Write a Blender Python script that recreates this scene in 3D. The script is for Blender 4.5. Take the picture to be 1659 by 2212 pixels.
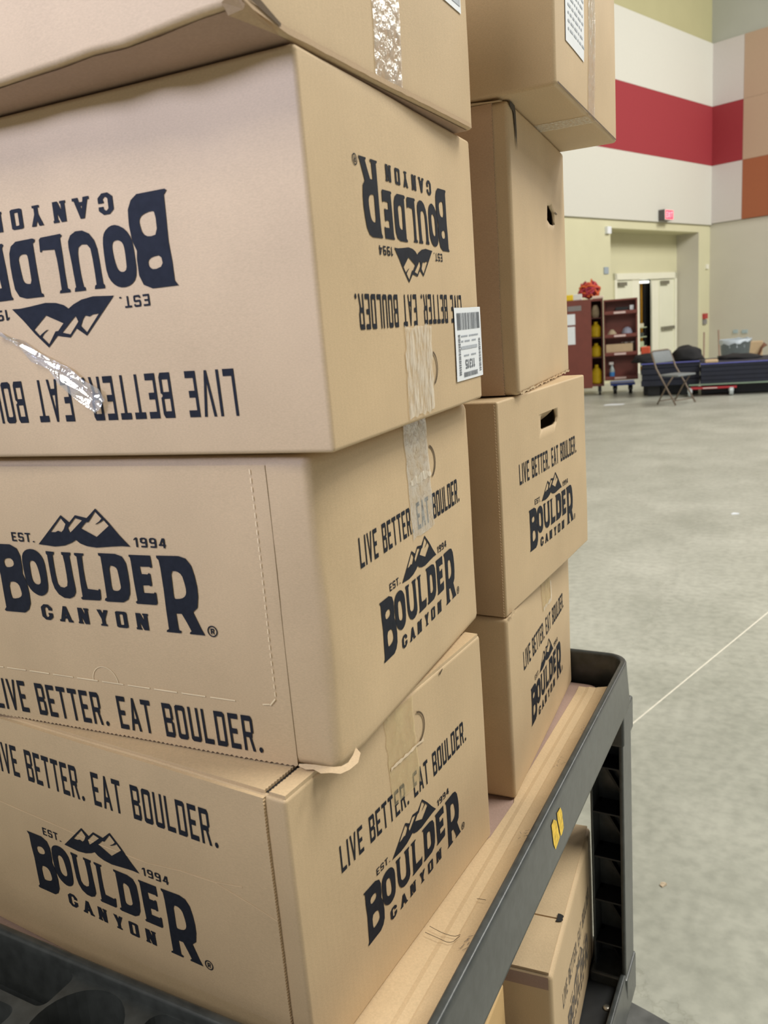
import bpy, bmesh, math, random
from mathutils import Vector, Matrix, noise
from mathutils.geometry import tessellate_polygon

for o in list(bpy.data.objects):
    bpy.data.objects.remove(o, do_unlink=True)
scene = bpy.context.scene
COL = scene.collection

# ------------------------------------------------------------------ camera
IW, IH = 1659.0, 2212.0
FPX = 1737.1
PITCH, ROLL, YAW = math.radians(12.80), math.radians(-4.659), math.radians(26.78)
TRAY = 0.82                                   # height of the cart's top tray floor
CAM = Vector((0.37194, -0.50429, 0.67426 + TRAY))
FW = Vector((-math.sin(YAW)*math.cos(PITCH), math.cos(YAW)*math.cos(PITCH), -math.sin(PITCH)))
_r0 = Vector((math.cos(YAW), math.sin(YAW), 0)); _u0 = _r0.cross(FW)
RT = _r0*math.cos(ROLL) + _u0*math.sin(ROLL)
UP = -_r0*math.sin(ROLL) + _u0*math.cos(ROLL)
cd = bpy.data.cameras.new('camera'); cam = bpy.data.objects.new('camera', cd); COL.objects.link(cam)
cd.sensor_fit = 'VERTICAL'; cd.sensor_height = 36.0; cd.lens = FPX*36.0/IH
cd.clip_start = 0.02; cd.clip_end = 200
m = Matrix.Identity(4)
for i in range(3):
    m[i][0] = RT[i]; m[i][1] = UP[i]; m[i][2] = -FW[i]; m[i][3] = CAM[i]
cam.matrix_world = m
cd.dof.use_dof = True; cd.dof.focus_distance = 1.0; cd.dof.aperture_fstop = 10.0
scene.camera = cam

# ------------------------------------------------------------------ world, lamps, exposure
w = bpy.data.worlds.new('hall_ambient'); scene.world = w; w.use_nodes = True
w.node_tree.nodes['Background'].inputs[0].default_value = (1.0, 0.965, 0.90, 1)
w.node_tree.nodes['Background'].inputs[1].default_value = 0.28

def area(name, loc, target, size, power, color):
    l = bpy.data.lights.new(name, 'AREA'); l.shape = 'RECTANGLE'; l.size = size[0]; l.size_y = size[1]
    l.energy = power; l.color = color
    ob = bpy.data.objects.new(name, l); COL.objects.link(ob)
    ob.location = loc
    ob.rotation_euler = (Vector(target)-Vector(loc)).to_track_quat('-Z', 'Y').to_euler()
    return ob
# high bay lamps of the hall, plus an added cool lamp tinting the upper cartons
area('high_bay_lamp', (4.2, 2.5, 8.5), (0.6, 2.0, 0), (3.0, 3.0), 680, (1.0, 0.97, 0.86))
area('high_bay_lamp', (-1.5, -5.5, 8.5), (-0.2, 0.0, 0.9), (3.0, 3.0), 440, (1.0, 0.955, 0.86))
area('high_bay_lamp', (7.0, 9.0, 8.5), (1.0, 10.0, 0), (3.0, 3.0), 700, (1.0, 0.97, 0.90))
area('high_bay_lamp', (6.0, 15.5, 9.0), (-2.0, 17.0, 1), (3.0, 3.0), 650, (1.0, 0.98, 0.92))
wl_ = area('added_cool_lamp', (-1.0, -2.6, 2.75), (-0.10, 0.0, 2.34), (0.7, 0.7), 13.0, (0.60, 0.66, 1.0))
wl_.data.spread = math.radians(47)

scene.view_settings.view_transform = 'Standard'
scene.view_settings.look = 'None'
scene.view_settings.gamma = 1.0
scene.view_settings.use_curve_mapping = False
scene.view_settings.exposure = 0.0

# ------------------------------------------------------------------ pixel -> place helpers
def ray(x, y):
    return RT*((x-IW/2)/FPX) - UP*((y-IH/2)/FPX) + FW
def hit(x, y, P, n):
    d = ray(x, y); return CAM + d*((Vector(P)-CAM).dot(n)/d.dot(n))
def on_floor(x, y, z=0.0):
    return hit(x, y, (0, 0, z), Vector((0, 0, 1)))

# ------------------------------------------------------------------ materials
MATS = {}
def nodes_of(name):
    mt = bpy.data.materials.new(name); mt.use_nodes = True
    nt = mt.node_tree; return mt, nt, nt.nodes['Principled BSDF']
def plain(name, color, rough=0.6, metal=0.0, var=0.06, scale=30.0, bump=0.0, emit=None, estr=0.0, spec=0.5):
    """procedural material: base colour with fine noise variation and optional fine relief"""
    if name in MATS: return MATS[name]
    mt, nt, b = nodes_of(name)
    tc = nt.nodes.new('ShaderNodeTexCoord')
    ns = nt.nodes.new('ShaderNodeTexNoise'); ns.inputs['Scale'].default_value = scale; ns.inputs['Detail'].default_value = 6
    nt.links.new(tc.outputs['Object'], ns.inputs['Vector'])
    rp = nt.nodes.new('ShaderNodeValToRGB')
    rp.color_ramp.elements[0].position = 0.3; rp.color_ramp.elements[1].position = 0.7
    rp.color_ramp.elements[0].color = tuple(c*(1-var) for c in color)+(1,)
    rp.color_ramp.elements[1].color = tuple(min(1, c*(1+var)) for c in color)+(1,)
    nt.links.new(ns.outputs['Fac'], rp.inputs['Fac']); nt.links.new(rp.outputs['Color'], b.inputs['Base Color'])
    b.inputs['Roughness'].default_value = rough; b.inputs['Metallic'].default_value = metal
    b.inputs['Specular IOR Level'].default_value = spec
    if bump:
        bp = nt.nodes.new('ShaderNodeBump'); bp.inputs['Strength'].default_value = bump; bp.inputs['Distance'].default_value = 0.002
        nt.links.new(ns.outputs['Fac'], bp.inputs['Height']); nt.links.new(bp.outputs['Normal'], b.inputs['Normal'])
    if emit:
        b.inputs['Emission Color'].default_value = tuple(emit)+(1,); b.inputs['Emission Strength'].default_value = estr
    MATS[name] = mt; return mt
def kraft(name, color, rough=0.62):
    """cardboard: fibres, mottling and faint vertical flute lines"""
    if name in MATS: return MATS[name]
    mt, nt, b = nodes_of(name)
    tc = nt.nodes.new('ShaderNodeTexCoord')
    mp = nt.nodes.new('ShaderNodeMapping'); mp.inputs['Scale'].default_value = (1, 1, 3.0)
    nt.links.new(tc.outputs['Object'], mp.inputs['Vector'])
    n1 = nt.nodes.new('ShaderNodeTexNoise'); n1.inputs['Scale'].default_value = 420; n1.inputs['Detail'].default_value = 4
    n2 = nt.nodes.new('ShaderNodeTexNoise'); n2.inputs['Scale'].default_value = 9; n2.inputs['Detail'].default_value = 5
    nt.links.new(mp.outputs['Vector'], n1.inputs['Vector']); nt.links.new(tc.outputs['Object'], n2.inputs['Vector'])
    ad = nt.nodes.new('ShaderNodeMath'); ad.operation = 'MULTIPLY_ADD'; ad.inputs[1].default_value = 0.55
    nt.links.new(n1.outputs['Fac'], ad.inputs[0]); 
    ml = nt.nodes.new('ShaderNodeMath'); ml.operation = 'MULTIPLY'; ml.inputs[1].default_value = 0.45
    nt.links.new(n2.outputs['Fac'], ml.inputs[0]); nt.links.new(ml.outputs[0], ad.inputs[2])
    rp = nt.nodes.new('ShaderNodeValToRGB')
    rp.color_ramp.elements[0].position = 0.30; rp.color_ramp.elements[1].position = 0.70
    rp.color_ramp.elements[0].color = tuple(c*0.86 for c in color)+(1,)
    rp.color_ramp.elements[1].color = tuple(min(1, c*1.10) for c in color)+(1,)
    nt.links.new(ad.outputs[0], rp.inputs['Fac']); nt.links.new(rp.outputs['Color'], b.inputs['Base Color'])
    b.inputs['Roughness'].default_value = rough
    b.inputs['Specular IOR Level'].default_value = 0.35
    wv = nt.nodes.new('ShaderNodeTexWave'); wv.inputs['Scale'].default_value = 38; wv.inputs['Distortion'].default_value = 0.6
    wv.bands_direction = 'X'
    sp = nt.nodes.new('ShaderNodeSeparateXYZ'); cb = nt.nodes.new('ShaderNodeCombineXYZ')
    nt.links.new(tc.outputs['Object'], sp.inputs[0])
    sm = nt.nodes.new('ShaderNodeMath'); sm.operation = 'ADD'
    nt.links.new(sp.outputs['X'], sm.inputs[0]); nt.links.new(sp.outputs['Y'], sm.inputs[1]); nt.links.new(sm.outputs[0], cb.inputs[0])
    nt.links.new(cb.outputs[0], wv.inputs['Vector'])
    mx = nt.nodes.new('ShaderNodeMath'); mx.operation = 'MULTIPLY_ADD'; mx.inputs[1].default_value = 0.30
    nt.links.new(wv.outputs['Fac'], mx.inputs[0]); nt.links.new(n1.outputs['Fac'], mx.inputs[2])
    bp = nt.nodes.new('ShaderNodeBump'); bp.inputs['Strength'].default_value = 0.10; bp.inputs['Distance'].default_value = 0.0012
    nt.links.new(mx.outputs[0], bp.inputs['Height']); nt.links.new(bp.outputs['Normal'], b.inputs['Normal'])
    MATS[name] = mt; return mt
def clear_film(name, tint, body=0.12, gloss=0.22, rough=0.08, crinkle=0.5, scale=60, streak=1.0):
    """clear packing tape: mostly see-through, a little milky, glossy and creased"""
    if name in MATS: return MATS[name]
    mt = bpy.data.materials.new(name); mt.use_nodes = True; nt = mt.node_tree
    nt.nodes.remove(nt.nodes['Principled BSDF']); out = nt.nodes['Material Output']
    tr = nt.nodes.new('ShaderNodeBsdfTransparent'); tr.inputs[0].default_value = (0.97, 0.95, 0.90, 1)
    df = nt.nodes.new('ShaderNodeBsdfDiffuse'); df.inputs[0].default_value = tint+(1,)
    gl = nt.nodes.new('ShaderNodeBsdfGlossy'); gl.inputs['Roughness'].default_value = rough; gl.inputs[0].default_value = (0.95, 0.97, 1, 1)
    tc = nt.nodes.new('ShaderNodeTexCoord'); ns = nt.nodes.new('ShaderNodeTexNoise')
    ns.inputs['Scale'].default_value = scale; ns.inputs['Detail'].default_value = 5
    mp = nt.nodes.new('ShaderNodeMapping'); mp.inputs['Scale'].default_value = (1, 1, streak)
    nt.links.new(tc.outputs['Object'], mp.inputs['Vector']); nt.links.new(mp.outputs['Vector'], ns.inputs['Vector'])
    bp = nt.nodes.new('ShaderNodeBump'); bp.inputs['Strength'].default_value = crinkle; bp.inputs['Distance'].default_value = 0.004
    nt.links.new(ns.outputs['Fac'], bp.inputs['Height']); nt.links.new(bp.outputs['Normal'], gl.inputs['Normal'])
    m1 = nt.nodes.new('ShaderNodeMixShader')
    rp = nt.nodes.new('ShaderNodeMapRange'); rp.inputs['From Min'].default_value = 0.35; rp.inputs['From Max'].default_value = 0.7
    rp.inputs['To Min'].default_value = body*0.4; rp.inputs['To Max'].default_value = body*1.8
    nt.links.new(ns.outputs['Fac'], rp.inputs['Value']); nt.links.new(rp.outputs[0], m1.inputs[0])
    nt.links.new(tr.outputs[0], m1.inputs[1]); nt.links.new(df.outputs[0], m1.inputs[2])
    m2 = nt.nodes.new('ShaderNodeMixShader'); m2.inputs[0].default_value = gloss
    nt.links.new(m1.outputs[0], m2.inputs[1]); nt.links.new(gl.outputs[0], m2.inputs[2])
    nt.links.new(m2.outputs[0], out.inputs['Surface'])
    MATS[name] = mt; return mt

KRAFT = kraft('kraft', (0.575, 0.43, 0.268))
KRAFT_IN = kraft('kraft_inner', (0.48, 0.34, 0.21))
KRAFT_RED = kraft('kraft_reddish', (0.52, 0.36, 0.24))
KRAFT_OR = kraft('kraft_orange', (0.62, 0.42, 0.20))
INK = plain('print_ink', (0.016, 0.019, 0.028), 0.7, var=0.15, scale=200, spec=0.15)
INK_FADED = plain('print_ink_faded', (0.12, 0.10, 0.085), 0.6, var=0.4, scale=120)
TORN = plain('torn_paper', (0.68, 0.55, 0.40), 0.8, var=0.08, scale=90)
TAPE = clear_film('clear_tape', (0.85, 0.85, 0.84), body=0.16, gloss=0.28, rough=0.12, crinkle=0.9, scale=70)
TAPE_Y = clear_film('yellowed_tape', (0.72, 0.58, 0.33), body=0.30, gloss=0.05, rough=0.25)
TAPE_W = clear_film('frosted_tape', (0.88, 0.84, 0.76), body=0.34, gloss=0.04, rough=0.4, scale=260, crinkle=0.2, streak=0.25)
FILM = clear_film('crumpled_film', (0.92, 0.92, 0.94), body=0.22, gloss=0.35, rough=0.05, crinkle=1.0, scale=45)
PAPER = plain('white_paper', (0.80, 0.84, 0.90), 0.5, var=0.02)
GREYINK = plain('label_ink', (0.16, 0.18, 0.21), 0.6, var=0.2, scale=300)
LIGHTINK = plain('label_ink_light', (0.42, 0.46, 0.52), 0.6, var=0.1, scale=300)
PLASTIC = plain('charcoal_plastic', (0.046, 0.051, 0.052), 0.30, var=0.25, scale=60, bump=0.12)
PLASTIC_D = plain('black_plastic', (0.012, 0.013, 0.015), 0.5, var=0.2, scale=50)

# ------------------------------------------------------------------ object helpers
def tag(o, label=None, cat=None, group=None, kind=None):
    if label: o['label'] = label
    if cat: o['category'] = cat
    if group: o['group'] = group
    if kind: o['kind'] = kind
    return o
def empty(name, loc=(0, 0, 0), rz=0.0):
    o = bpy.data.objects.new(name, None); COL.objects.link(o)
    o.location = loc; o.rotation_euler = (0, 0, rz); o.empty_display_size = 0.05
    return o
def link(name, me, mat, parent=None, smooth=False):
    o = bpy.data.objects.new(name, me); COL.objects.link(o)
    if mat is not None and not me.materials: me.materials.append(mat)
    if parent is not None: o.parent = parent
    if smooth:
        for p in me.polygons: p.use_smooth = True
    return o
def obj(name, bm, mat, parent=None, smooth=False, normals=True):
    if normals: bmesh.ops.recalc_face_normals(bm, faces=bm.faces[:])
    me = bpy.data.meshes.new(name); bm.to_mesh(me); bm.free()
    return link(name, me, mat, parent, smooth)
def box(bm, lo, hi, bevel=0.0, seg=2, M=None):
    t = bmesh.new(); bmesh.ops.create_cube(t, size=1.0)
    for v in t.verts:
        v.co = Vector(((lo[i]+hi[i])/2 + v.co[i]*(hi[i]-lo[i]) for i in range(3)))
    if bevel: bmesh.ops.bevel(t, geom=t.edges[:], offset=bevel, segments=seg, affect='EDGES', profile=0.5)
    merge(bm, t, M); return bm
def merge(bm, t, M=None):
    vs = {}
    for v in t.verts: vs[v] = bm.verts.new((M @ v.co) if M else v.co)
    for f in t.faces:
        try: bm.faces.new([vs[v] for v in f.verts])
        except ValueError: pass
    t.free()
def lathe(bm, prof, n=20, M=None, cap=True):
    rings = []
    for r, z in prof:
        ring = []
        for k in range(n):
            a = 2*math.pi*k/n; p = Vector((r*math.cos(a), r*math.sin(a), z)); ring.append(bm.verts.new(M @ p if M else p))
        rings.append(ring)
    for a, b in zip(rings, rings[1:]):
        for k in range(n): bm.faces.new((a[k], a[(k+1) % n], b[(k+1) % n], b[k]))
    if cap:
        bm.faces.new(rings[0][::-1]); bm.faces.new(rings[-1])
    return bm
def tube(bm, pts, r, n=8, closed=False):
    pts = [Vector(p) for p in pts]; rings = []; N = len(pts)
    prev = None
    for i, p in enumerate(pts):
        a = pts[(i-1) % N] if (closed or i > 0) else p
        b = pts[(i+1) % N] if (closed or i < N-1) else p
        t = (b-a).normalized()
        if prev is None: x = t.orthogonal().normalized()
        else:
            x = prev - t*prev.dot(t); x = x.normalized() if x.length > 1e-6 else t.orthogonal().normalized()
        prev = x; y = t.cross(x); rr = r[i] if isinstance(r, (list, tuple)) else r
        rings.append([bm.verts.new(p + (x*math.cos(2*math.pi*k/n) + y*math.sin(2*math.pi*k/n))*rr) for k in range(n)])
    pairs = list(zip(rings, rings[1:])) + ([(rings[-1], rings[0])] if closed else [])
    for a, b in pairs:
        for k in range(n):
            bm.faces.new((a[k], a[(k+1) % n], b[(k+1) % n], b[k]))
    if not closed:
        bm.faces.new(rings[0][::-1]); bm.faces.new(rings[-1])
    return bm
def plate(bm, outer, holes, z0, z1, fn=lambda u, v, d: Vector((u, v, d))):
    """slab with cut-outs: loops in (u, v), thickness z0..z1"""
    loops = [outer]+holes
    for d in (z0, z1):
        vl = [[Vector((u, v, 0)) for u, v in l] for l in loops]
        flat = [bm.verts.new(fn(u, v, d)) for l in loops for u, v in l]
        for t in tessellate_polygon(vl):
            try: bm.faces.new([flat[i] for i in t])
            except ValueError: pass
    for l in loops:
        a = [bm.verts.new(fn(u, v, z0)) for u, v in l]; b = [bm.verts.new(fn(u, v, z1)) for u, v in l]
        for i in range(len(l)):
            j = (i+1) % len(l); bm.faces.new((a[i], a[j], b[j], b[i]))
    bmesh.ops.remove_doubles(bm, verts=bm.verts[:], dist=1e-6)
    return bm
def rrect(x0, y0, x1, y1, r, n=5):
    out = []
    for cx, cy, a0 in ((x1-r, y1-r, 0), (x0+r, y1-r, 90), (x0+r, y0+r, 180), (x1-r, y0+r, 270)):
        for k in range(n+1):
            a = math.radians(a0+90*k/n); out.append((cx+r*math.cos(a), cy+r*math.sin(a)))
    return out
def circle(cx, cy, r, n=32):
    return [(cx+r*math.cos(2*math.pi*k/n), cy+r*math.sin(2*math.pi*k/n)) for k in range(n)]

LOGO = {  # loops in tenths of a millimetre, origin at the foot of the R
 'B': [[(-2584,769),(-2322,771),(-2235,734),(-2201,658),(-2202,532),(-2213,466),(-2177,382),(-2166,259),(-2174,144),(-2214,75),(-2278,37),(-2557,33),(-2576,46),(-2545,78),(-2543,249),(-2538,429),(-2551,585),(-2551,728)],
       [(-2456,605),(-2361,629),(-2314,601),(-2311,554),(-2355,528),(-2446,521)],
       [(-2439,360),(-2353,374),(-2295,345),(-2276,279),(-2275,231),(-2312,198),(-2405,180),(-2439,194)]],
 'O': [[(-2184,637),(-2144,705),(-2068,737),(-1982,734),(-1915,693),(-1874,622),(-1870,476),(-1878,343),(-1906,281),(-1973,243),(-2041,242),(-2127,289),(-2177,369),(-2187,488)],
       [(-2086,597),(-2048,618),(-2003,604),(-1981,558),(-1967,470),(-1966,397),(-1988,365),(-2041,362),(-2080,390),(-2091,441),(-2090,523)]],
 'U': [[(-1831,726),(-1719,723),(-1729,694),(-1745,689),(-1747,599),(-1745,483),(-1737,396),(-1707,361),(-1653,354),(-1611,374),(-1597,419),(-1594,491),(-1596,607),(-1605,693),(-1622,699),(-1621,726),(-1496,726),(-1506,697),(-1519,689),(-1516,597),(-1513,482),(-1505,366),(-1509,315),(-1541,269),(-1603,243),(-1677,245),(-1745,277),(-1789,334),(-1810,406),(-1815,508),(-1817,625),(-1818,686),(-1832,697)]],
 'L': [[(-1449,725),(-1325,724),(-1335,702),(-1354,696),(-1359,562),(-1357,448),(-1348,362),(-1206,354),(-1197,369),(-1180,366),(-1188,265),(-1209,249),(-1436,243),(-1451,261),(-1426,277),(-1427,415),(-1423,558),(-1423,687),(-1450,702)]],
 'D': [[(-1140,735),(-928,734),(-847,711),(-808,646),(-801,550),(-800,439),(-812,340),(-844,282),(-910,249),(-1112,244),(-1141,254),(-1133,276),(-1111,285),(-1109,434),(-1110,603),(-1113,701),(-1137,711)],
       [(-1024,615),(-961,611),(-926,585),(-919,516),(-913,432),(-912,390),(-949,362),(-1010,362),(-1029,383),(-1027,495)]],
 'E': [[(-761,731),(-508,732),(-503,617),(-522,612),(-533,622),(-648,619),(-641,548),(-567,547),(-552,561),(-534,554),(-531,439),(-553,430),(-565,440),(-642,435),(-642,363),(-522,363),(-510,377),(-495,369),(-496,268),(-512,250),(-744,247),(-757,263),(-733,280),(-742,457),(-746,663),(-750,704),(-765,714)]],
 'R': [[(-439,735),(-185,741),(-109,721),(-57,658),(-33,566),(-19,461),(-21,367),(-43,258),(-98,213),(-63,134),(-28,55),(5,-4),(-165,-6),(-166,8),(-144,24),(-180,97),(-230,186),(-295,184),(-292,101),(-289,25),(-258,14),(-270,-8),(-434,-9),(-431,8),(-404,22),(-405,203),(-402,409),(-407,613),(-417,693),(-438,712)],
       [(-293,592),(-225,596),(-175,565),(-155,492),(-144,412),(-160,364),(-205,334),(-287,325),(-296,348),(-293,457)]],
 'M': [[(-1910,792),(-1722,952),(-1550,1098),(-1447,1030),(-1360,1102),(-1214,1078),(-1089,1172),(-952,1044),(-840,919),(-726,810),(-827,813),(-948,805),(-1143,788),(-1264,799),(-1348,824),(-1395,857),(-1456,827),(-1554,795),(-1687,779),(-1817,787)],
       [(-1557,1069),(-1502,1011),(-1536,958),(-1570,929),(-1613,941),(-1654,926),(-1719,924)],
       [(-1366,1074),(-1278,1053),(-1419,952),(-1461,925),(-1478,974),(-1455,995)],
       [(-1099,1142),(-1031,1076),(-1063,1048),(-1122,1016),(-1095,1020),(-1037,1046),(-1008,1063),(-954,1006),(-1121,895),(-1307,975),(-1232,1036),(-1200,1037)]],
}

# ------------------------------------------------------------------ lettering
def ring(x0, y0, x1, y1, v, h, c):
    """octagonal ring of quads: stroke v on the sides, h on top and bottom, corners cut by c=(cx, cy)"""
    def octo(a, b, p, q, cx, cy):
        return [(a+cx, b), (p-cx, b), (p, b+cy), (p, q-cy), (p-cx, q), (a+cx, q), (a, q-cy), (a, b+cy)]
    O = octo(x0, y0, x1, y1, *c); I = octo(x0+v, y0+h, x1-v, y1-h, c[0]*0.45, c[1]*0.45)
    return [[O[i], O[(i+1) % 8], I[(i+1) % 8], I[i]] for i in range(8)]
def rc(x0, y0, x1, y1): return [(x0, y0), (x1, y0), (x1, y1), (x0, y1)]
def glyph(ch, v, h):
    """polygons of a condensed block capital in the unit cell; returns (width, polygons)"""
    c = (0.16, 0.055)
    if ch == 'L': return 0.92, [rc(0, 0, v, 1), rc(0, 0, .92, h)]
    if ch == 'I': return v, [rc(0, 0, v, 1)]
    if ch == 'V': return 1.05, [[(0, 1), (v, 1), (.525+v*.42, 0), (.525-v*.42, 0)], [(1.05-v, 1), (1.05, 1), (.525+v*.42, 0), (.525-v*.42, 0)]]
    if ch == 'A': return 1.05, [[(0, 0), (v, 0), (.525+v*.42, 1), (.525-v*.42, 1)], [(1.05-v, 0), (1.05, 0), (.525+v*.42, 1), (.525-v*.42, 1)], rc(.2, .22, .85, .22+h)]
    if ch == 'E': return 0.92, [rc(0, 0, v, 1), rc(0, 0, .92, h), rc(0, 1-h, .92, 1), rc(0, .5-h/2, .74, .5+h/2)]
    if ch == 'T': return 1.0, [rc(0, 1-h, 1, 1), rc(.5-v/2, 0, .5+v/2, 1)]
    if ch == 'B':
        r = [rc(0, 0, v, 1), rc(0, 0, .86, h), rc(0, 1-h, .86, 1), rc(0, .5-h/2, .86, .5+h/2)]
        r += [[(1-v, .06), (1, .09), (1, .45), (1-v, .5)], [(1-v, .5), (1, .55), (1, .91), (1-v, .94)], [(.8, 0), (.86, 0), (1, .09), (1-v, h)], [(.8, 1), (.86, 1), (1, .91), (1-v, 1-h)]]
        return 1.0, r
    if ch == 'R':
        r = [rc(0, 0, v, 1), rc(0, 1-h, .86, 1), rc(0, .46-h/2, .86, .46+h/2), [(1-v, .46), (1, .53), (1, .91), (1-v, .94)],
             [(.8, 1), (.86, 1), (1, .91), (1-v, 1-h)], [(.5, .46), (.5+v, .46), (1.02, 0), (1.02-v, 0)]]
        return 1.02, r
    if ch == 'O': return 1.0, ring(0, 0, 1, 1, v, h, c)
    if ch == 'D': return 1.0, [rc(0, 0, v, 1), rc(0, 0, .84, h), rc(0, 1-h, .84, 1), rc(1-v, .06, 1, .94), [(.8, 0), (.84, 0), (1, .06), (1-v, h)], [(.8, 1), (.84, 1), (1, .94), (1-v, 1-h)]]
    if ch == 'U': return 1.0, [rc(0, .06, v, 1), rc(1-v, .06, 1, 1), rc(.16, 0, .84, h), [(0, .06), (.16, 0), (.3, h), (v, h)], [(1, .06), (.84, 0), (.7, h), (1-v, h)]]
    if ch == 'C': return 1.0, [q for i, q in enumerate(ring(0, 0, 1, 1, v, h, (.3, .2))) if i != 2] + [rc(1-v, .62, 1, .8), rc(1-v, .2, 1, .44), rc(.62, .34, 1, .46)]
    if ch == 'N': return 1.05, [rc(0, 0, v, 1), rc(1.05-v, 0, 1.05, 1), [(0, 1), (v*1.3, 1), (1.05, 0), (1.05-v*1.3, 0)], rc(-.08, 0, v+.08, .12), rc(1.05-v-.08, .88, 1.13, 1)]
    if ch == 'Y': return 1.05, [[(0, 1), (v*1.15, 1), (.525+v/2, .42), (.525-v/2, .42)], [(1.05-v*1.15, 1), (1.05, 1), (.525+v/2, .42), (.525-v/2, .42)], rc(.525-v/2, 0, .525+v/2, .44), rc(.525-v*.9, 0, .525+v*.9, .12)]
    if ch == 'S': return 1.0, [rc(.1, 0, .9, h), rc(.1, 1-h, .9, 1), rc(.05, .5-h/2, .95, .5+h/2), rc(0, .5, v, .92), rc(1-v, .08, 1, .5), rc(1-v, .74, 1, .92), rc(0, .08, v, .26)]
    if ch == '1': return .6, [rc(.3, 0, .3+v, 1), [(0, .8), (.3, 1), (.3, .8), (.0, .68)]]
    if ch == '3': return 1.0, [rc(.1, 0, .9, h), rc(.1, 1-h, .9, 1), rc(.3, .5-h/2, .95, .5+h/2), rc(1-v, .08, 1, .92), rc(0, .74, v, .92), rc(0, .08, v, .26)]
    if ch == '5': return 1.0, [rc(.1, 0, .9, h), rc(0, 1-h, .95, 1), rc(0, .55-h/2, .9, .55+h/2), rc(0, .5, v, 1), rc(1-v, .08, 1, .5), rc(0, .08, v, .26)]
    if ch == '9': return 1.0, ring(0, .4, 1, 1, v, h, (.25, .12)) + [rc(1-v, .1, 1, .7), rc(.1, 0, .9, h), [(.8, 0), (.9, 0), (1, .1), (1-v, h)]]
    if ch == '4': return 1.0, [rc(.62, 0, .62+v, 1), rc(0, .22, 1, .22+h), [(0, .22), (.18, .22), (.62+v, 1), (.5, 1)]]
    if ch == 'X': return 1.0, [[(0, 0), (v*1.2, 0), (1, 1), (1-v*1.2, 1)], [(1-v*1.2, 0), (1, 0), (v*1.2, 1), (0, 1)]]
    if ch == '.': return .34, [[(.0, .05), (.1, 0), (.24, 0), (.34, .05), (.34, .10), (.24, .15), (.1, .15), (0, .10)]]
    return .62, []
def text_polys(s, u0, u1, v0, height, v=0.235, h=0.15, gap=0.34):
    x = 0; out = []
    for ch in s:
        wd, ps = glyph(ch, v, h); out += [[(px+x, py) for px, py in p] for p in ps]; x += wd+gap
    x -= gap; k = (u1-u0)/x
    return [[(u0+px*k, v0+py*height) for px, py in p] for p in out]
def chaikin(l):
    o = []
    for i in range(len(l)):
        a = l[i]; b = l[(i+1) % len(l)]
        o += [(a[0]*.75+b[0]*.25, a[1]*.75+b[1]*.25), (a[0]*.25+b[0]*.75, a[1]*.25+b[1]*.75)]
    return o
def logo_loops():
    out = []
    for k, loops in LOGO.items():
        for i, l in enumerate(loops):
            pass
        ls = [[(a*1e-4, b*1e-4) for a, b in l] for l in loops]
        if k == 'O': ls = [chaikin(l) for l in ls]
        elif k in 'BDR': ls = [ls[0]]+[chaikin(l) for l in ls[1:]]
        out.append(ls)
    return out
LOGO_LOOPS = logo_loops()
def logo_small():
    ps = text_polys('EST.', -.2273, -.1961, .0808, .0094, .24, .17, .34)
    ps += text_polys('1994', -.0678, -.0310, .0808, .0094, .26, .17, .34)
    for ch, a, b in (('C', -.2035, -.1882), ('A', -.1783, -.1622), ('N', -.1529, -.1395), ('Y', -.1274, -.1132), ('O', -.1039, -.0897), ('N', -.0785, -.0645)):
        ps += text_polys(ch, a, b, -.0015, .0168, .34, .18)
        if ch == 'A': ps += [rc(a-.001, -.0015, a+.0055, .0008), rc(b-.0055, -.0015, b+.001, .0008)]
    O = circle(.0091, .0044, .0055, 16); I = circle(.0091, .0044, .0043, 16)
    ps += [[O[i], O[(i+1) % 16], I[(i+1) % 16], I[i]] for i in range(16)]
    ps += text_polys('R', .0072, .0112, .0017, .0054, .3, .2)
    return ps
LOGO_SMALL = logo_small()

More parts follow.
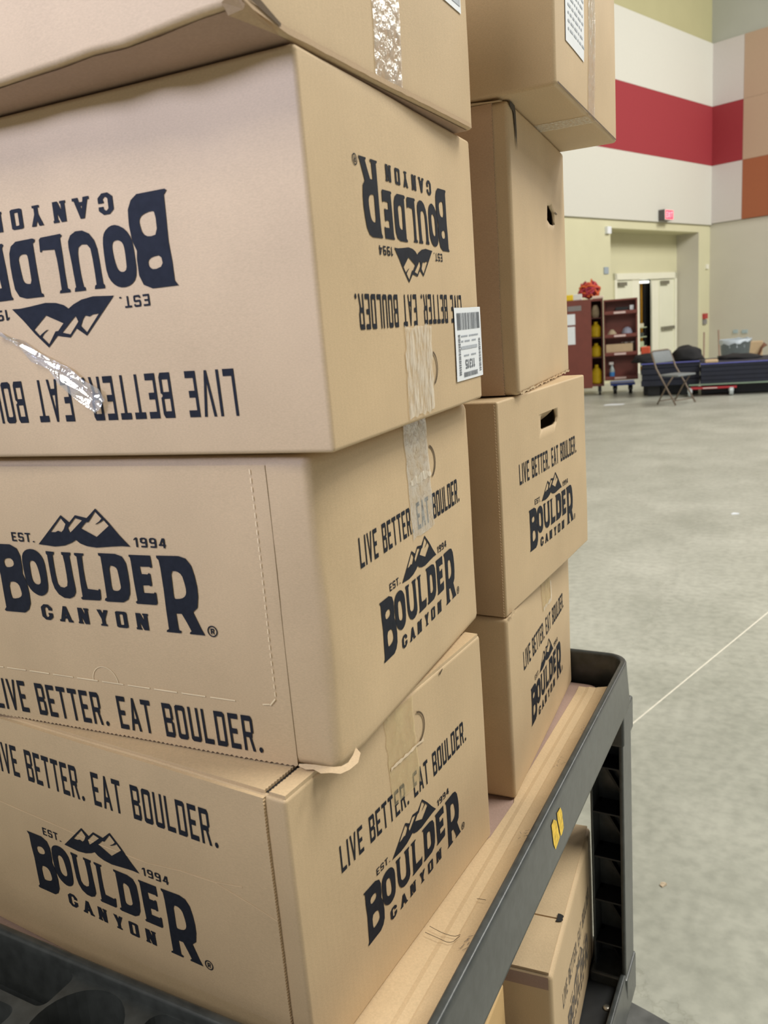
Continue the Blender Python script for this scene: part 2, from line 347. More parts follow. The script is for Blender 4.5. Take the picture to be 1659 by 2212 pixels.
# ------------------------------------------------------------------ cartons
class Carton:
    """corrugated box; local origin at its right front bottom corner, x to -W, y to D, z to H"""
    def __init__(s, name, label, pos, yaw, dims, seed, group=None, bulge=0.0025, amp=0.0010, mat=KRAFT, bevel=0.004, extra=None, hole=None, cat='box', lean=(0, 0)):
        s.W, s.D, s.H = dims; s.seed = seed; s.b = bulge; s.amp = amp; s.extra = extra
        s.root = empty(name, (pos[0], pos[1], pos[2]+TRAY), yaw)
        s.root.rotation_euler = (lean[0], lean[1], yaw)
        tag(s.root, label, cat, group)
        bm = bmesh.new(); bmesh.ops.create_cube(bm, size=1.0)
        bmesh.ops.subdivide_edges(bm, edges=bm.edges[:], cuts=15, use_grid_fill=True)
        for v in bm.verts:
            v.co = Vector(((v.co.x-.5)*s.W, (v.co.y+.5)*s.D, (v.co.z+.5)*s.H))
        bm.normal_update()
        sharp = [e for e in bm.edges if len(e.link_faces) == 2 and e.link_faces[0].normal.dot(e.link_faces[1].normal) < 0.5]
        bmesh.ops.bevel(bm, geom=sharp, offset=bevel, segments=3, affect='EDGES', profile=0.5)
        for v in bm.verts: v.co = v.co + s.disp(v.co)
        s.body = obj('carton_body', bm, mat, s.root, smooth=True)
        if hole: s.cut(hole)
        wn = s.body.modifiers.new('weighted_normals', 'WEIGHTED_NORMAL'); wn.mode = 'FACE_AREA'; wn.weight = 50
    def disp(s, p):
        W, D, H = s.W, s.D, s.H
        cl = lambda t: math.sin(math.pi*min(1, max(0, t)))
        d = Vector((0, 0, 0))
        if p.x > -.02: d.x += s.b*cl(p.y/D)*cl(p.z/H)
        if p.x < -W+.02: d.x -= s.b*cl(p.y/D)*cl(p.z/H)
        if p.y < .02: d.y -= s.b*cl(-p.x/W)*cl(p.z/H)
        if p.y > D-.02: d.y += s.b*cl(-p.x/W)*cl(p.z/H)
        if p.z > H-.004: d.z -= s.b*0.8*cl(-p.x/W)*cl(p.y/D)
        q = Vector((p.x*7+s.seed*3.1, p.y*7+s.seed*1.7, p.z*7))
        n = noise.noise_vector(q)*s.amp
        fz = min(1, p.z/.04)*min(1, max(0, (H-p.z)/.04))
        d += Vector((n.x, n.y, n.z*fz))
        if s.extra: d += s.extra(p)
        return d
    def P(s, face, u, v, d):
        p = {'front': Vector((u, 0, v)), 'end': Vector((0, u, v)), 'top': Vector((u, v, s.H)), 'bottom': Vector((u, v, 0))}[face]
        n = {'front': Vector((0, -d, 0)), 'end': Vector((d, 0, 0)), 'top': Vector((0, 0, d)), 'bottom': Vector((0, 0, -d))}[face]
        return p + s.disp(p) + n
    def cut(s, hole):
        """hole = (face, loop, depth): an opening cut through the board"""
        face, loop, depth = hole
        us = [p[0] for p in loop]; vs_ = [p[1] for p in loop]
        big = [(min(us)-.10, max(.02, min(vs_)-.15)), (max(us)+.06, max(.02, min(vs_)-.15)), (max(us)+.06, min(s.H-.008, max(vs_)+.06)), (min(us)-.10, min(s.H-.008, max(vs_)+.06))]
        s.cut_one(face, big, -.006, -.30); s.cut_one(face, loop, .02, -.03)
    def cut_one(s, face, loop, d0, d1):
        bm = bmesh.new()
        a = [bm.verts.new(s.P(face, u, v, d0)) for u, v in loop]; b = [bm.verts.new(s.P(face, u, v, d1)) for u, v in loop]
        bm.faces.new(a); bm.faces.new(b[::-1])
        for i in range(len(a)):
            j = (i+1) % len(a); bm.faces.new((a[i], b[i], b[j], a[j]))
        bmesh.ops.recalc_face_normals(bm, faces=bm.faces[:])
        me = bpy.data.meshes.new('cutter'); bm.to_mesh(me); bm.free()
        c = bpy.data.objects.new('cutter', me); COL.objects.link(c); c.parent = s.root
        md = s.body.modifiers.new('cut', 'BOOLEAN'); md.operation = 'DIFFERENCE'; md.object = c; md.solver = 'EXACT'
        bpy.context.view_layer.update()
        dg = bpy.context.evaluated_depsgraph_get()
        new = bpy.data.meshes.new_from_object(s.body.evaluated_get(dg))
        s.body.modifiers.clear(); s.body.data = new
        bpy.data.objects.remove(c, do_unlink=True)
    def flip(s, face, u, v):
        return (-s.W-u, s.H-v) if face == 'front' else (s.D-u, s.H-v)
    def print_polys(s, name, face, polys, loops=(), mat=INK, d=.0005, flip=False):
        bm = bmesh.new()
        f = (lambda u, v: s.P(face, *s.flip(face, u, v), d)) if flip else (lambda u, v: s.P(face, u, v, d))
        for p in polys: bm.faces.new([bm.verts.new(f(u, v)) for u, v in p])
        for ls in loops:
            flat = [bm.verts.new(f(u, v)) for l in ls for u, v in l]
            for t in tessellate_polygon([[Vector((u, v, 0)) for u, v in l] for l in ls]):
                try: bm.faces.new([flat[i] for i in t])
                except ValueError: pass
        n = {'front': Vector((0, -1, 0)), 'end': Vector((1, 0, 0)), 'top': Vector((0, 0, 1)), 'bottom': Vector((0, 0, -1))}[face]
        bm.normal_update()
        for fc in bm.faces:
            if fc.normal.dot(n) < 0: fc.normal_flip()
        return obj(name, bm, mat, s.root, normals=False)
    def logo(s, face, u, v, k=1.0, ky=None, flip=False, d=.0005, mat=INK):
        ky = ky or k
        T = lambda p: [(u+a*k, v+b*ky) for a, b in p]
        return s.print_polys('printed_logo', face, [T(p) for p in LOGO_SMALL], [[T(l) for l in ls] for ls in LOGO_LOOPS], mat, d, flip)
    def slogan(s, face, u0, u1, v, hgt, flip=False, d=.0005, mat=INK):
        return s.print_polys('printed_slogan', face, text_polys('LIVE BETTER. EAT BOULDER.', u0, u1, v, hgt), (), mat, d, flip)
    def grid(s, name, face, u0, u1, v0, v1, d, mat, nu=10, nv=10, teeth=None, wob=0.0, fn=None, thick=False, parent=None, smooth=True):
        """sheet lying on a face; teeth = (edge, period, depth) gives a sawtooth edge; fn(u, v) adds height"""
        rnd = random.Random(s.seed*7+int(abs(u0*1000))); bm = bmesh.new()
        if teeth and teeth[0] in ('umin', 'umax'): nv = max(nv, int((v1-v0)/teeth[1]*2))
        if teeth and teeth[0] in ('vmin', 'vmax'): nu = max(nu, int((u1-u0)/teeth[1]*2))
        g = []
        for i in range(nu+1):
            row = []
            for j in range(nv+1):
                u = u0+(u1-u0)*i/nu; v = v0+(v1-v0)*j/nv
                if teeth:
                    e, per, dp = teeth
                    if e == 'umax' and i == nu: u -= dp*(j % 2)+rnd.random()*dp*.3
                    if e == 'umin' and i == 0: u += dp*(j % 2)+rnd.random()*dp*.3
                    if e == 'vmin' and j == 0: v += dp*(i % 2)+rnd.random()*dp*.3
                    if e == 'vmax' and j == nv: v -= dp*(i % 2)+rnd.random()*dp*.3
                if wob and i in (0, nu): u += (rnd.random()-.5)*wob
                if wob and j in (0, nv): v += (rnd.random()-.5)*wob
                row.append((u, v))
            g.append(row)
        vs = [[bm.verts.new(s.P(face, u, v, d+(fn(u, v) if fn else 0))) for u, v in row] for row in g]
        for i in range(nu):
            for j in range(nv): bm.faces.new((vs[i][j], vs[i+1][j], vs[i+1][j+1], vs[i][j+1]))
        if thick:
            loop = [(i, 0) for i in range(nu+1)]+[(nu, j) for j in range(1, nv+1)]+[(i, nv) for i in range(nu-1, -1, -1)]+[(0, j) for j in range(nv-1, 0, -1)]
            lo = [bm.verts.new(s.P(face, *g[i][j], -.001)) for i, j in loop]
            for a in range(len(loop)):
                b = (a+1) % len(loop); bm.faces.new((vs[loop[a][0]][loop[a][1]], vs[loop[b][0]][loop[b][1]], lo[b], lo[a]))
        o = obj(name, bm, mat, s.root, normals=True)
        return o

W0, D0, H0 = 0.511, 0.400, 0.288
def end_print(c, flip=False, d=.0005, mat=INK):
    c.logo('end', .312, .0625, .83, .84, flip, d, mat); c.slogan('end', .067, .342, .1715, .0290, flip, d, mat)
def slot(u0, u1, v0, v1, r): return rrect(u0, v0, u1, v1, r, 4)

# bottom carton of the near stack -------------------------------------------------
n1 = Carton('snack_carton', 'lowest navy-printed kraft carton in stack beside the cart cup holder', (0, 0, 0), -.095, (W0, D0, H0), 1, 'printed snack cartons')
n1.grid('front_panel', 'front', -W0, -.0215, .001, H0-.001, .0030, KRAFT, 20, 40, ('umax', .0032, .0009), thick=True)
n1.grid('top_flap', 'top', -W0+.004, -.0235, .003, D0-.004, .0030, KRAFT, 16, 16, ('umax', .0040, .0012), thick=True)
n1.grid('end_flap', 'top', -.0195, -.0015, .003, D0-.004, .0028, KRAFT, 4, 16, ('umin', .0040, .0010), thick=True)
n1.grid('flap_gap', 'top', -.0240, -.0190, .004, D0-.006, .0006, PLASTIC_D, 2, 16)
n1.logo('front', -.1281, .0745, d=.0036); n1.slogan('front', -.428, -.083, .2196, .0380, d=.0036)
end_print(n1)
n1.grid('tape_strip', 'end', .163, .222, .185, H0-.002, .0009, TAPE_Y, 6, 10, wob=.003)
def arc_polys(cu, cv, r, a0, a1, wd, n=12):
    o = []
    for k in range(n):
        a, b = math.radians(a0+(a1-a0)*k/n), math.radians(a0+(a1-a0)*(k+1)/n)
        o.append([(cu+r*math.cos(a), cv+r*math.sin(a)), (cu+(r+wd)*math.cos(a), cv+(r+wd)*math.sin(a)), (cu+(r+wd)*math.cos(b), cv+(r+wd)*math.sin(b)), (cu+r*math.cos(b), cv+r*math.sin(b))])
    return o
HOLE_LINE = plain('cut_line', (0.10, 0.065, 0.035), 0.8, var=0.2)
n1.print_polys('handle_slit', 'end', arc_polys(.224, .246, .0165, -75, 80, .0022), (), HOLE_LINE, .0012)
n1.grid('torn_edge', 'end', .165, .236, .2262, .2292, .0014, TORN, 14, 1, wob=.002)
n1.print_polys('flap_notch', 'end', [[(.286, .2820), (.2935, .2862), (.293, .2878), (.285, .2850)]], (), HOLE_LINE, .0012)
CREASE = plain('crease_highlight', (0.72, 0.54, 0.34), 0.55, var=0.1)
def polyline(c, name, face, pts, wd, mat, d):
    ps = []
    for (a, b), (e, f) in zip(pts, pts[1:]):
        L = math.hypot(e-a, f-b); nx, ny = -(f-b)/L*wd/2, (e-a)/L*wd/2
        ps.append([(a-nx, b-ny), (e-nx, f-ny), (e+nx, f+ny), (a+nx, b+ny)])
    return c.print_polys(name, face, ps, (), mat, d)
polyline(n1, 'crease', 'front', [(-.44, .1775), (-.402, .1762), (-.33, .1745), (-.26, .172), (-.184, .1718), (-.14, .1775), (-.0952, .1797), (-.06, .186)], .0011, CREASE, .0034)
polyline(n1, 'crease', 'front', [(-.0952, .1797), (-.05, .170), (-.022, .163)], .0009, CREASE, .0034)

# second carton of the near stack ---------------------------------------------------
def crush2(p):
    k = max(0, 1-(-p.x)/.05)*max(0, 1-p.y/.05)
    a = noise.noise(Vector((p.x*40, p.y*40, p.z*14)))
    return Vector((-.006, .006, 0))*k*(.8+.6*a)
n2 = Carton('snack_carton', 'kraft carton with perforated tear-open front and crushed lower corner', (.0315, .0470, .2915), .025, (W0, .396, .2875), 2, 'printed snack cartons', bevel=.010, extra=crush2)
n2.grid('front_panel', 'front', -W0+.01, -.045, .0005, .280, .0012, KRAFT, 120, 24, ('vmin', .0055, .0016), fn=lambda u, v: -.0011*max(0, min(1, (u+.085)/.04)))
n2.logo('front', -.1277, .1230, d=.0020); n2.slogan('front', -.428, -.080, .0102, .0365, d=.0020)
end_print(n2)
PERF = plain('perforation_edge', (0.80, 0.66, 0.44), 0.7, var=0.1)
dash = []
for k in range(13):
    a = -.50+k*.0335; dash.append([(a, .0598), (a+.028, .0598), (a+.028, .0611), (a, .0611)])
n2.print_polys('perforation_line', 'front', [q for q in dash if q[1][0] < -.07] + [[(-.074, .0598), (-.0665, .0610), (-.0665, .0622), (-.074, .0611)], [(-.0665, .0610), (-.0605, .068), (-.0595, .067), (-.0655, .0602)]] +
    arc_polys(-.2605, .0605, .0160, 0, 180, .0008, 14), (), PERF, .0019)['kind'] = 'stuff'
n2.print_polys('perforation_line', 'front', [rc(-.0600, .070+k*.0075, -.0592, .0745+k*.0075) for k in range(28)], (), PERF, .0019)['kind'] = 'stuff'
n2.print_polys('handle_slit', 'end', arc_polys(.252, .2365, .0165, -70, 75, .0026), (), HOLE_LINE, .0010)
n2.grid('tape_strip', 'end', .190, .252, .165, .2870, .0009, TAPE, 6, 10, wob=.003)
n2.grid('torn_edge', 'end', .196, .254, .2215, .2285, .0014, TAPE_W, 12, 3, wob=.004)
bm = bmesh.new()                                                     # torn lip at the crushed lower corner
lip = [(-.044, -.002, .0030), (-.036, -.003, .0012), (-.028, -.0025, .0025), (-.020, -.004, .0008), (-.010, -.003, .0025), (-.002, .000, .0012), (.004, .007, .0025), (.008, .016, .005), (.007, .024, .010)]
top = [(-.044, -.0005, .0045), (-.036, -.0005, .0055), (-.028, .000, .006), (-.020, .001, .0055), (-.010, .003, .005), (-.004, .006, .005), (.000, .012, .006), (.001, .020, .009), (.001, .027, .013)]
A = [bm.verts.new(p) for p in lip]; B = [bm.verts.new(p) for p in top]
for i in range(len(A)-1): bm.faces.new((A[i], A[i+1], B[i+1], B[i]))
obj('torn_lip', bm, KRAFT, n2.root, smooth=True)

# third carton, turned upside down ----------------------------------------------------
n3 = Carton('snack_carton', 'upside-down kraft carton with inverted logo, barcode sticker and shred of film', (.0587, .0373, .5825), .037, (W0, .401, .2930), 3, 'printed snack cartons')
n3.logo('front', -.1281, .0770, flip=True); n3.slogan('front', -.428, -.083, .2222, .0385, flip=True)
end_print(n3, flip=True)
n3.grid('tape_residue', 'end', .160, .228, .006, .092, .0012, TAPE_W, 10, 14, wob=.004)
n3.print_polys('handle_slit', 'end', arc_polys(.224, .048, .0165, -60, 70, .0022), (), HOLE_LINE, .0010)
lab = n3.grid('barcode_sticker', 'end', .302, .403, .028, .108, .0014, PAPER, 8, 6)
def lab_uv(a, b): return (.302+.101*a, .028+.080*b)                 # a along, b up (sticker is upside down)
bars = []; bars2 = []; rnd = random.Random(5); x = .08
while x < .92:
    wd = rnd.choice((.008, .012, .02)); bars.append([lab_uv(x, .70), lab_uv(x+wd, .70), lab_uv(x+wd, .93), lab_uv(x, .93)]); x += wd+rnd.choice((.008, .012, .016))
x = .25
while x < .78:
    wd = rnd.choice((.010, .014)); bars2.append([lab_uv(x, .04), lab_uv(x+wd, .04), lab_uv(x+wd, .11), lab_uv(x, .11)]); x += wd+.012
b = n3.print_polys('barcode', 'end', bars, (), GREYINK, .0018); b.parent = lab
b = n3.print_polys('barcode', 'end', bars2, (), GREYINK, .0018); b.parent = lab
for a0 in (.09, .86):
    y = .08; side = []
    while y < (.64 if a0 < .5 else .56):
        hh = rnd.choice((.008, .014, .02)); side.append([lab_uv(a0, y), lab_uv(a0+.075, y), lab_uv(a0+.075, y+hh), lab_uv(a0, y+hh)]); y += hh+rnd.choice((.008, .012))
    b = n3.print_polys('side_barcode', 'end', side, (), GREYINK, .0018); b.parent = lab
lines = []
for y, spans in ((.60, ((.2, .45), (.5, .85))), (.53, ((.2, .28), (.33, .52), (.60, .76))), (.33, ((.28, .45), (.55, .72)))):
    for a0, a1 in spans:
        x = a0
        while x < a1: lines.append([lab_uv(x, y), lab_uv(x+.018, y), lab_uv(x+.018, y+.026), lab_uv(x, y+.026)]); x += .028
lines.append([lab_uv(.19, .43), lab_uv(.80, .43), lab_uv(.80, .475), lab_uv(.19, .475)])
b = n3.print_polys('sticker_text', 'end', lines, (), LIGHTINK, .0018); b.parent = lab
num = text_polys('11315', 0, 1, 0, 1, .3, .2, .35)
b = n3.print_polys('sticker_number', 'end', [[lab_uv(.68-.36*px, .285-.13*py) for px, py in p] for p in num], (), GREYINK, .0018); b.parent = lab
# shred of clear film still stuck to the front
bm = bmesh.new(); rnd = random.Random(11)
ctr = [(-.330, .1145), (-.318, .110), (-.303, .103), (-.288, .092), (-.272, .084), (-.256, .073), (-.243, .062), (-.230, .052), (-.222, .044)]
wid = [.001, .003, .007, .011, .014, .019, .021, .022, .018]; rows = []
for (u, v), wd in zip(ctr, wid):
    row = []
    for k in range(7):
        t = (k/6-.5)*wd; d = .0015+rnd.random()*.0055
        row.append(bm.verts.new(n3.P('front', u+t*.75+(rnd.random()-.5)*.003, v+t*.65+(rnd.random()-.5)*.003, d)))
    rows.append(row)
for a, b in zip(rows, rows[1:]):
    for k in range(6): bm.faces.new((a[k], a[k+1], b[k+1], b[k]))
obj('film_shred', bm, FILM, n3.root)

# top carton of the near stack -----------------------------------------------------------
def crush4(p):
    if p.y > .05 or p.z > .06: return Vector((0, 0, 0))
    k = (1-p.y/.05)*(1-p.z/.06); a = noise.noise(Vector((p.x*45, 3.1, 0)))+.6*noise.noise(Vector((p.x*110, 7.7, 0)))
    near = max(0, 1-(-p.x)/.3)
    return Vector((0, .004*a*k, .006*k*near+.0045*a*k*(.3+near)))
n4 = Carton('shipping_carton', 'plain kraft carton with wavy lower edge resting on upside-down logo carton', (.0547, -.0240, .8780), -.014, (.520, .427, .30), 4, 'plain cartons', extra=crush4)
n4.grid('tape_strip', 'end', .193, .246, .001, .29, .0008, TAPE, 6, 14, wob=.002)
n4.grid('underside_shade_sheet', 'bottom', -.515, -.004, .006, .421, .0010, kraft('kraft_shaded', (.38, .26, .19)), 16, 12)  # darker sheet puts the shade under the overhang into the colour
n4.grid('end_flap', 'end', .002, .418, .0002, .0045, .0022, KRAFT_IN, 40, 1, wob=.0006)
lb = n4.grid('shipping_sticker', 'end', .352, .405, .108, .20, .0010, PAPER, 4, 4)
st = n4.grid('sticker_barcode', 'end', .378, .402, .114, .135, .0014, LIGHTINK, 4, 4); st.parent = lb
bm = bmesh.new()                                                     # crumpled corner flap
pts = [(-.012, .000, .008), (.000, -.003, .012), (.004, .004, .006), (.004, .016, .002), (.003, .034, -.0005), (-.002, .05, -.0008), (-.006, .02, -.0002), (-.012, .006, .002)]
A = [bm.verts.new(p) for p in pts]; c = bm.verts.new((-.001, .008, .004))
for i in range(len(A)): bm.faces.new((A[i], A[(i+1) % len(A)], c))
obj('crumpled_corner', bm, KRAFT_IN, n4.root)
bm = bmesh.new(); bm.faces.new([bm.verts.new(n4.P('end', u, v, .0030)) for u, v in ((.001, .0125), (.009, .0155), (.014, .012), (.045, .0035), (.044, .001), (.012, .0045), (.004, .0065))])
obj('corner_gap', bm, HOLE_LINE, n4.root)

# far stack ------------------------------------------------------------------------------
f1 = Carton('snack_carton', 'lowest navy-printed kraft carton in stack standing at bare end rim of tray', (.0453, .4880, 0), .030, (W0, .406, .2755), 5, 'printed snack cartons', bevel=.006)
end_print(f1)
f1.grid('tape_residue', 'end', .19, .25, .218, .272, .0010, TAPE_Y, 6, 8, wob=.004)
f1.grid('torn_edge', 'end', .195, .250, .2165, .2215, .0014, TAPE_W, 10, 2, wob=.003)
f1.grid('torn_edge', 'end', .246, .254, .2215, .250, .0014, TAPE_W, 2, 8, wob=.003)
hole2 = [(.163, .2370), (.170, .2335), (.232, .2335), (.243, .2365), (.246, .245), (.242, .2545), (.232, .2575), (.175, .2575), (.165, .2535)]
f2 = Carton('snack_carton', 'navy-printed kraft carton with open oval hand hole beneath tall unprinted carton', (.0440, .4920, .2765), -.062, (W0, .404, .2945), 6, 'printed snack cartons', bevel=.003, hole=('end', hole2, .10))
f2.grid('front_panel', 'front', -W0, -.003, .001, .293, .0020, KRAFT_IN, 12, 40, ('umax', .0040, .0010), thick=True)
end_print(f2)
bm = bmesh.new()                                                     # hand-hole tab pushed inwards
tabp = [(.166, .2560), (.175, .2565), (.232, .2565), (.242, .2540), (.232, .2470), (.215, .2415), (.190, .2385), (.168, .2385)]
A = [bm.verts.new(f2.P('end', u, v, -.004-(.2570-v)*.9)) for u, v in tabp]; bm.faces.new(A)
obj('hand_hole_tab', bm, KRAFT, f2.root)
f2.grid('corner_tear', 'end', .002, .020, .001, .006, .004, KRAFT, 6, 2, wob=.004)
hole3 = [(.226, .2440), (.232, .2660), (.262, .2690), (.292, .2610), (.298, .2430), (.280, .2400), (.250, .2395)]
f3 = Carton('plain_carton', 'tall unprinted kraft carton with torn square hand hole', (.0560, .5560, .5725), .069, (.500, .407, .3680), 7, 'plain cartons', bevel=.006, hole=('end', hole3, .12))
f3.grid('front_panel', 'front', -.5, -.020, .001, .366, .0030, KRAFT_RED, 12, 40, ('umax', .0038, .0011), thick=True)
bm = bmesh.new()                                                     # open slit at the upper corner
sl = [(.003, .367), (.030, .3665), (.034, .360), (.036, .335), (.033, .312), (.028, .335), (.022, .357), (.003, .361)]
bm.faces.new([bm.verts.new(f3.P('end', u, v, .0016)) for u, v in sl]); obj('corner_slit', bm, PLASTIC_D, f3.root)
f3.grid('lifted_flap', 'top', -.49, -.006, -.016, -.001, -.0015, KRAFT, 24, 3, fn=lambda u, v: .0035*math.sin((u+.49)*21)*max(0, -v/.016))
f3.print_polys('hole_tear', 'end', [[(.292, .2600), (.318, .2595), (.318, .2610), (.296, .2625)]], (), HOLE_LINE, .0010)
f3.grid('lower_flap_edge', 'end', .000, .400, .0015, .004, .0016, KRAFT, 60, 1, wob=.003)
f4 = Carton('shipping_carton', 'plain kraft carton with white address sticker overhanging tall unprinted carton', (.1213, .5387, .9413), .010, (.520, .420, .30), 8, 'plain cartons', bevel=.005)
f4.grid('tape_strip', 'end', .187, .236, .001, .29, .0008, TAPE, 6, 14, wob=.002)
f4.grid('tape_tail', 'bottom', -.085, -.002, .187, .236, .0008, TAPE_W, 8, 6, wob=.003)
lb = f4.grid('address_sticker', 'end', .050, .156, .060, .22, .0010, PAPER, 6, 6)
ln = []; y = .075; rnd = random.Random(3)
while y < .205:
    a = .062
    while a < .145:
        ww = rnd.choice((.006, .010, .016)); ln.append(rc(a, y, a+ww, y+.003)); a += ww+.005
    y += .009
t = f4.print_polys('sticker_text', 'end', ln, (), LIGHTINK, .0014); t.parent = lb
f4.print_polys('edge_gap', 'end', [rc(.004, .0022, .41, .0046)], (), HOLE_LINE, .0010)

# cartons on the lower shelf ----------------------------------------------------------------
l1 = Carton('snack_carton', 'kraft carton with smudged dark print lying on lower shelf under the tray', (.0840, .5030, -.5945), .059, (.470, .392, .2915), 9, 'lower shelf cartons', bevel=.008)
l1.grid('top_flap', 'top', -.466, -.006, .004, .121, .0030, KRAFT, 16, 6, thick=True, fn=lambda u, v: .004*math.sin(v/.121*3.1))
l1.grid('top_flap', 'top', -.466, -.006, .1245, .388, .0030, KRAFT, 16, 8, thick=True)
bm = bmesh.new(); bm.faces.new([bm.verts.new(l1.P('top', -.010-.006*math.sin(a)-.002*math.sin(3*a), .1225+.009*math.cos(a)+.002*math.sin(2*a), .0058)) for a in [2*math.pi*k/14 for k in range(14)]])
obj('flap_hole', bm, PLASTIC_D, l1.root)
end_print(l1, mat=INK_FADED)
l1.grid('painted_shadow_strip', 'front', -.464, -.006, .268, .2900, .0015, kraft('kraft_mauve_shade', (.36, .25, .21)), 12, 2)  # mauve strip paints the shadow below the flap edge
l2 = Carton('small_carton', 'orange-tan carton with scrap of white tape on lower shelf beneath the tray rim', (.0230, .0950, -.5945), .010, (.48, .372, .2920), 10, 'lower shelf cartons', mat=KRAFT_OR)
l2.grid('tape_scrap', 'end', .290, .335, .190, .225, .0016, PAPER, 6, 6, wob=.012)

# ------------------------------------------------------------------ utility cart
CY = -.032
cart = empty('utility_cart', (0, 0, 0), CY)
tag(cart, 'black moulded plastic two-shelf utility cart with raised tray rims, loaded with cartons', 'cart')
X0, X1, Y0, Y1 = -.523, .097, -.024, .902
PROF = [(-.001, -.006), (0, .055), (.0008, .0585), (.0030, .0598), (.0080, .0600), (.0100, .0592), (.0114, .0570), (.0118, .0500), (.0165, -.018), (.0160, -.024), (.0120, -.026), (.0070, -.010)]
def rim(name, zoff, parent, x0=X0, x1=X1, y0=Y0, y1=Y1):
    bm = bmesh.new(); loops = []
    for d, z in PROF:
        loops.append([bm.verts.new((a, b, TRAY+zoff+z)) for a, b in rrect(x0-d, y0-d, x1+d, y1+d, .028+d, 6)])
    for A, B in zip(loops, loops[1:]+loops[:1]):
        n = len(A)
        for i in range(n): bm.faces.new((A[i], A[(i+1) % n], B[(i+1) % n], B[i]))
    return obj(name, bm, PLASTIC, parent, smooth=True)
def shelf_floor(name, zoff, parent):
    bm = bmesh.new(); plate(bm, rrect(X0-.002, Y0-.002, X1+.002, Y1+.002, .028), [], TRAY+zoff-.016, TRAY+zoff-.0055)
    return obj(name, bm, PLASTIC_D, parent)
LOW = -.592
rim('tray_rim', 0, cart); shelf_floor('tray_floor', 0, cart)
rim('lower_shelf_rim', LOW-.035, cart); shelf_floor('lower_shelf_floor', LOW, cart)
BOLT = plain('steel_bolt', (.55, .52, .46), .35, .9)
for sx in (0, 1):
    for sy in (0, 1):
        fx = (lambda a: a) if sx else (lambda a: X0+X1-a)
        fy = (lambda b: b) if sy else (lambda b: Y0+Y1-b)
        bm = bmesh.new()
        def bb(a0, a1, b0, b1, c0, c1, bv=.002):
            xs = sorted((fx(a0), fx(a1))); ys = sorted((fy(b0), fy(b1)))
            box(bm, (xs[0], ys[0], TRAY+c0), (xs[1], ys[1], TRAY+c1), bv)
        bb(.101, .109, .835, .908, -.630, -.022, .003)               # outer side plate
        bb(.046, .104, .899, .908, -.630, -.022, .003)               # end plate
        bb(.044, .049, .850, .904, -.630, -.022, .002)               # inner side plate
        bb(.040, .112, .830, .914, -.085, -.020, .004)               # socket under the tray
        bb(.040, .112, .830, .914, -.660, -.575, .004)               # foot socket
        leg = obj('leg', bm, PLASTIC, cart)
        for k in range(5):
            bm = bmesh.new(); z = -.14-.095*k
            bb(.049, .101, .850, .899, z-.004, z, .001)
            t = bmesh.new(); a = [t.verts.new((fx(u), fy(.885), TRAY+zz)) for u, zz in ((.050, z), (.101, z-.085), (.101, z-.078), (.056, z))]
            b2 = [t.verts.new((fx(u), fy(.899), TRAY+zz)) for u, zz in ((.050, z), (.101, z-.085), (.101, z-.078), (.056, z))]
            t.faces.new(a); t.faces.new(b2[::-1])
            for i in range(4): t.faces.new((a[i], a[(i+1) % 4], b2[(i+1) % 4], b2[i]))
            merge(bm, t); obj('leg_rib', bm, PLASTIC_D, leg)
        # caster
        bm = bmesh.new(); cx, cy = fx(.05), fy(.84)
        box(bm, (cx-.035, cy-.045, .158), (cx+.035, cy+.045, .164), .002)
        box(bm, (cx-.026, cy-.03, .055), (cx-.021, cy+.03, .160), .002); box(bm, (cx+.021, cy-.03, .055), (cx+.026, cy+.03, .160), .002)
        fork = obj('caster_fork', bm, BOLT, cart)
        bm = bmesh.new(); M = Matrix.Translation((cx, cy, .0625)) @ Matrix.Rotation(math.pi/2, 4, 'Y')
        lathe(bm, [(.02, -.018), (.055, -.018), (.0625, -.012), (.0625, .012), (.055, .018), (.02, .018)], 24, M)
        obj('wheel', bm, plain('grey_rubber', (.06, .06, .065), .7), fork, smooth=False)
for u, v in ((.085, .775), (.070, .700), (.082, .84)):
    bm = bmesh.new(); lathe(bm, [(.0075, 0), (.007, .003), (.003, .0045)], 12, Matrix.Translation((u, v, TRAY+LOW-.0055))); obj('bolt_head', bm, BOLT, cart, smooth=True)
# moulded organiser at the handle end
bm = bmesh.new()
pk = [rrect(-.50, -.081, -.268, -.036, .010), rrect(-.50, -.205, -.290, -.091, .012), circle(-.217, -.087, .0485, 32), rrect(-.157, -.205, .075, -.037, .014)]
ORG = TRAY+.046
plate(bm, rrect(X0-.010, -.275, X1+.010, -.0285, .02), pk, ORG-.005, ORG)
box(bm, (X0-.008, -.273, ORG-.085), (X1+.008, -.268, ORG-.003), .001); box(bm, (X0-.010, -.27, ORG-.085), (X0-.004, -.03, ORG-.003), .001); box(bm, (X1+.004, -.27, ORG-.085), (X1+.010, -.03, ORG-.003), .001)
org = obj('handle_organiser', bm, PLASTIC, cart)
for l, dep in zip(pk, (.055, .055, .070, .075)):
    bm = bmesh.new()
    a = [bm.verts.new((x, y, ORG-.001)) for x, y in l]
    cx = sum(p[0] for p in l)/len(l); cy = sum(p[1] for p in l)/len(l)
    b2 = [bm.verts.new((cx+(x-cx)*.95, cy+(y-cy)*.94, ORG-dep)) for x, y in l]
    for i in range(len(l)): bm.faces.new((a[i], a[(i+1) % len(l)], b2[(i+1) % len(l)], b2[i]))
    bm.faces.new(b2)
    obj('cup_well' if len(l) == 32 else 'organiser_pocket', bm, PLASTIC, org)
bm = bmesh.new(); lathe(bm, [(.030, -.069), (.030, -.030), (.027, -.027), (.012, -.027), (.010, -.03)], 28, Matrix.Translation((-.200, -.098, ORG)))
obj('cup_post', bm, PLASTIC, org, smooth=False)
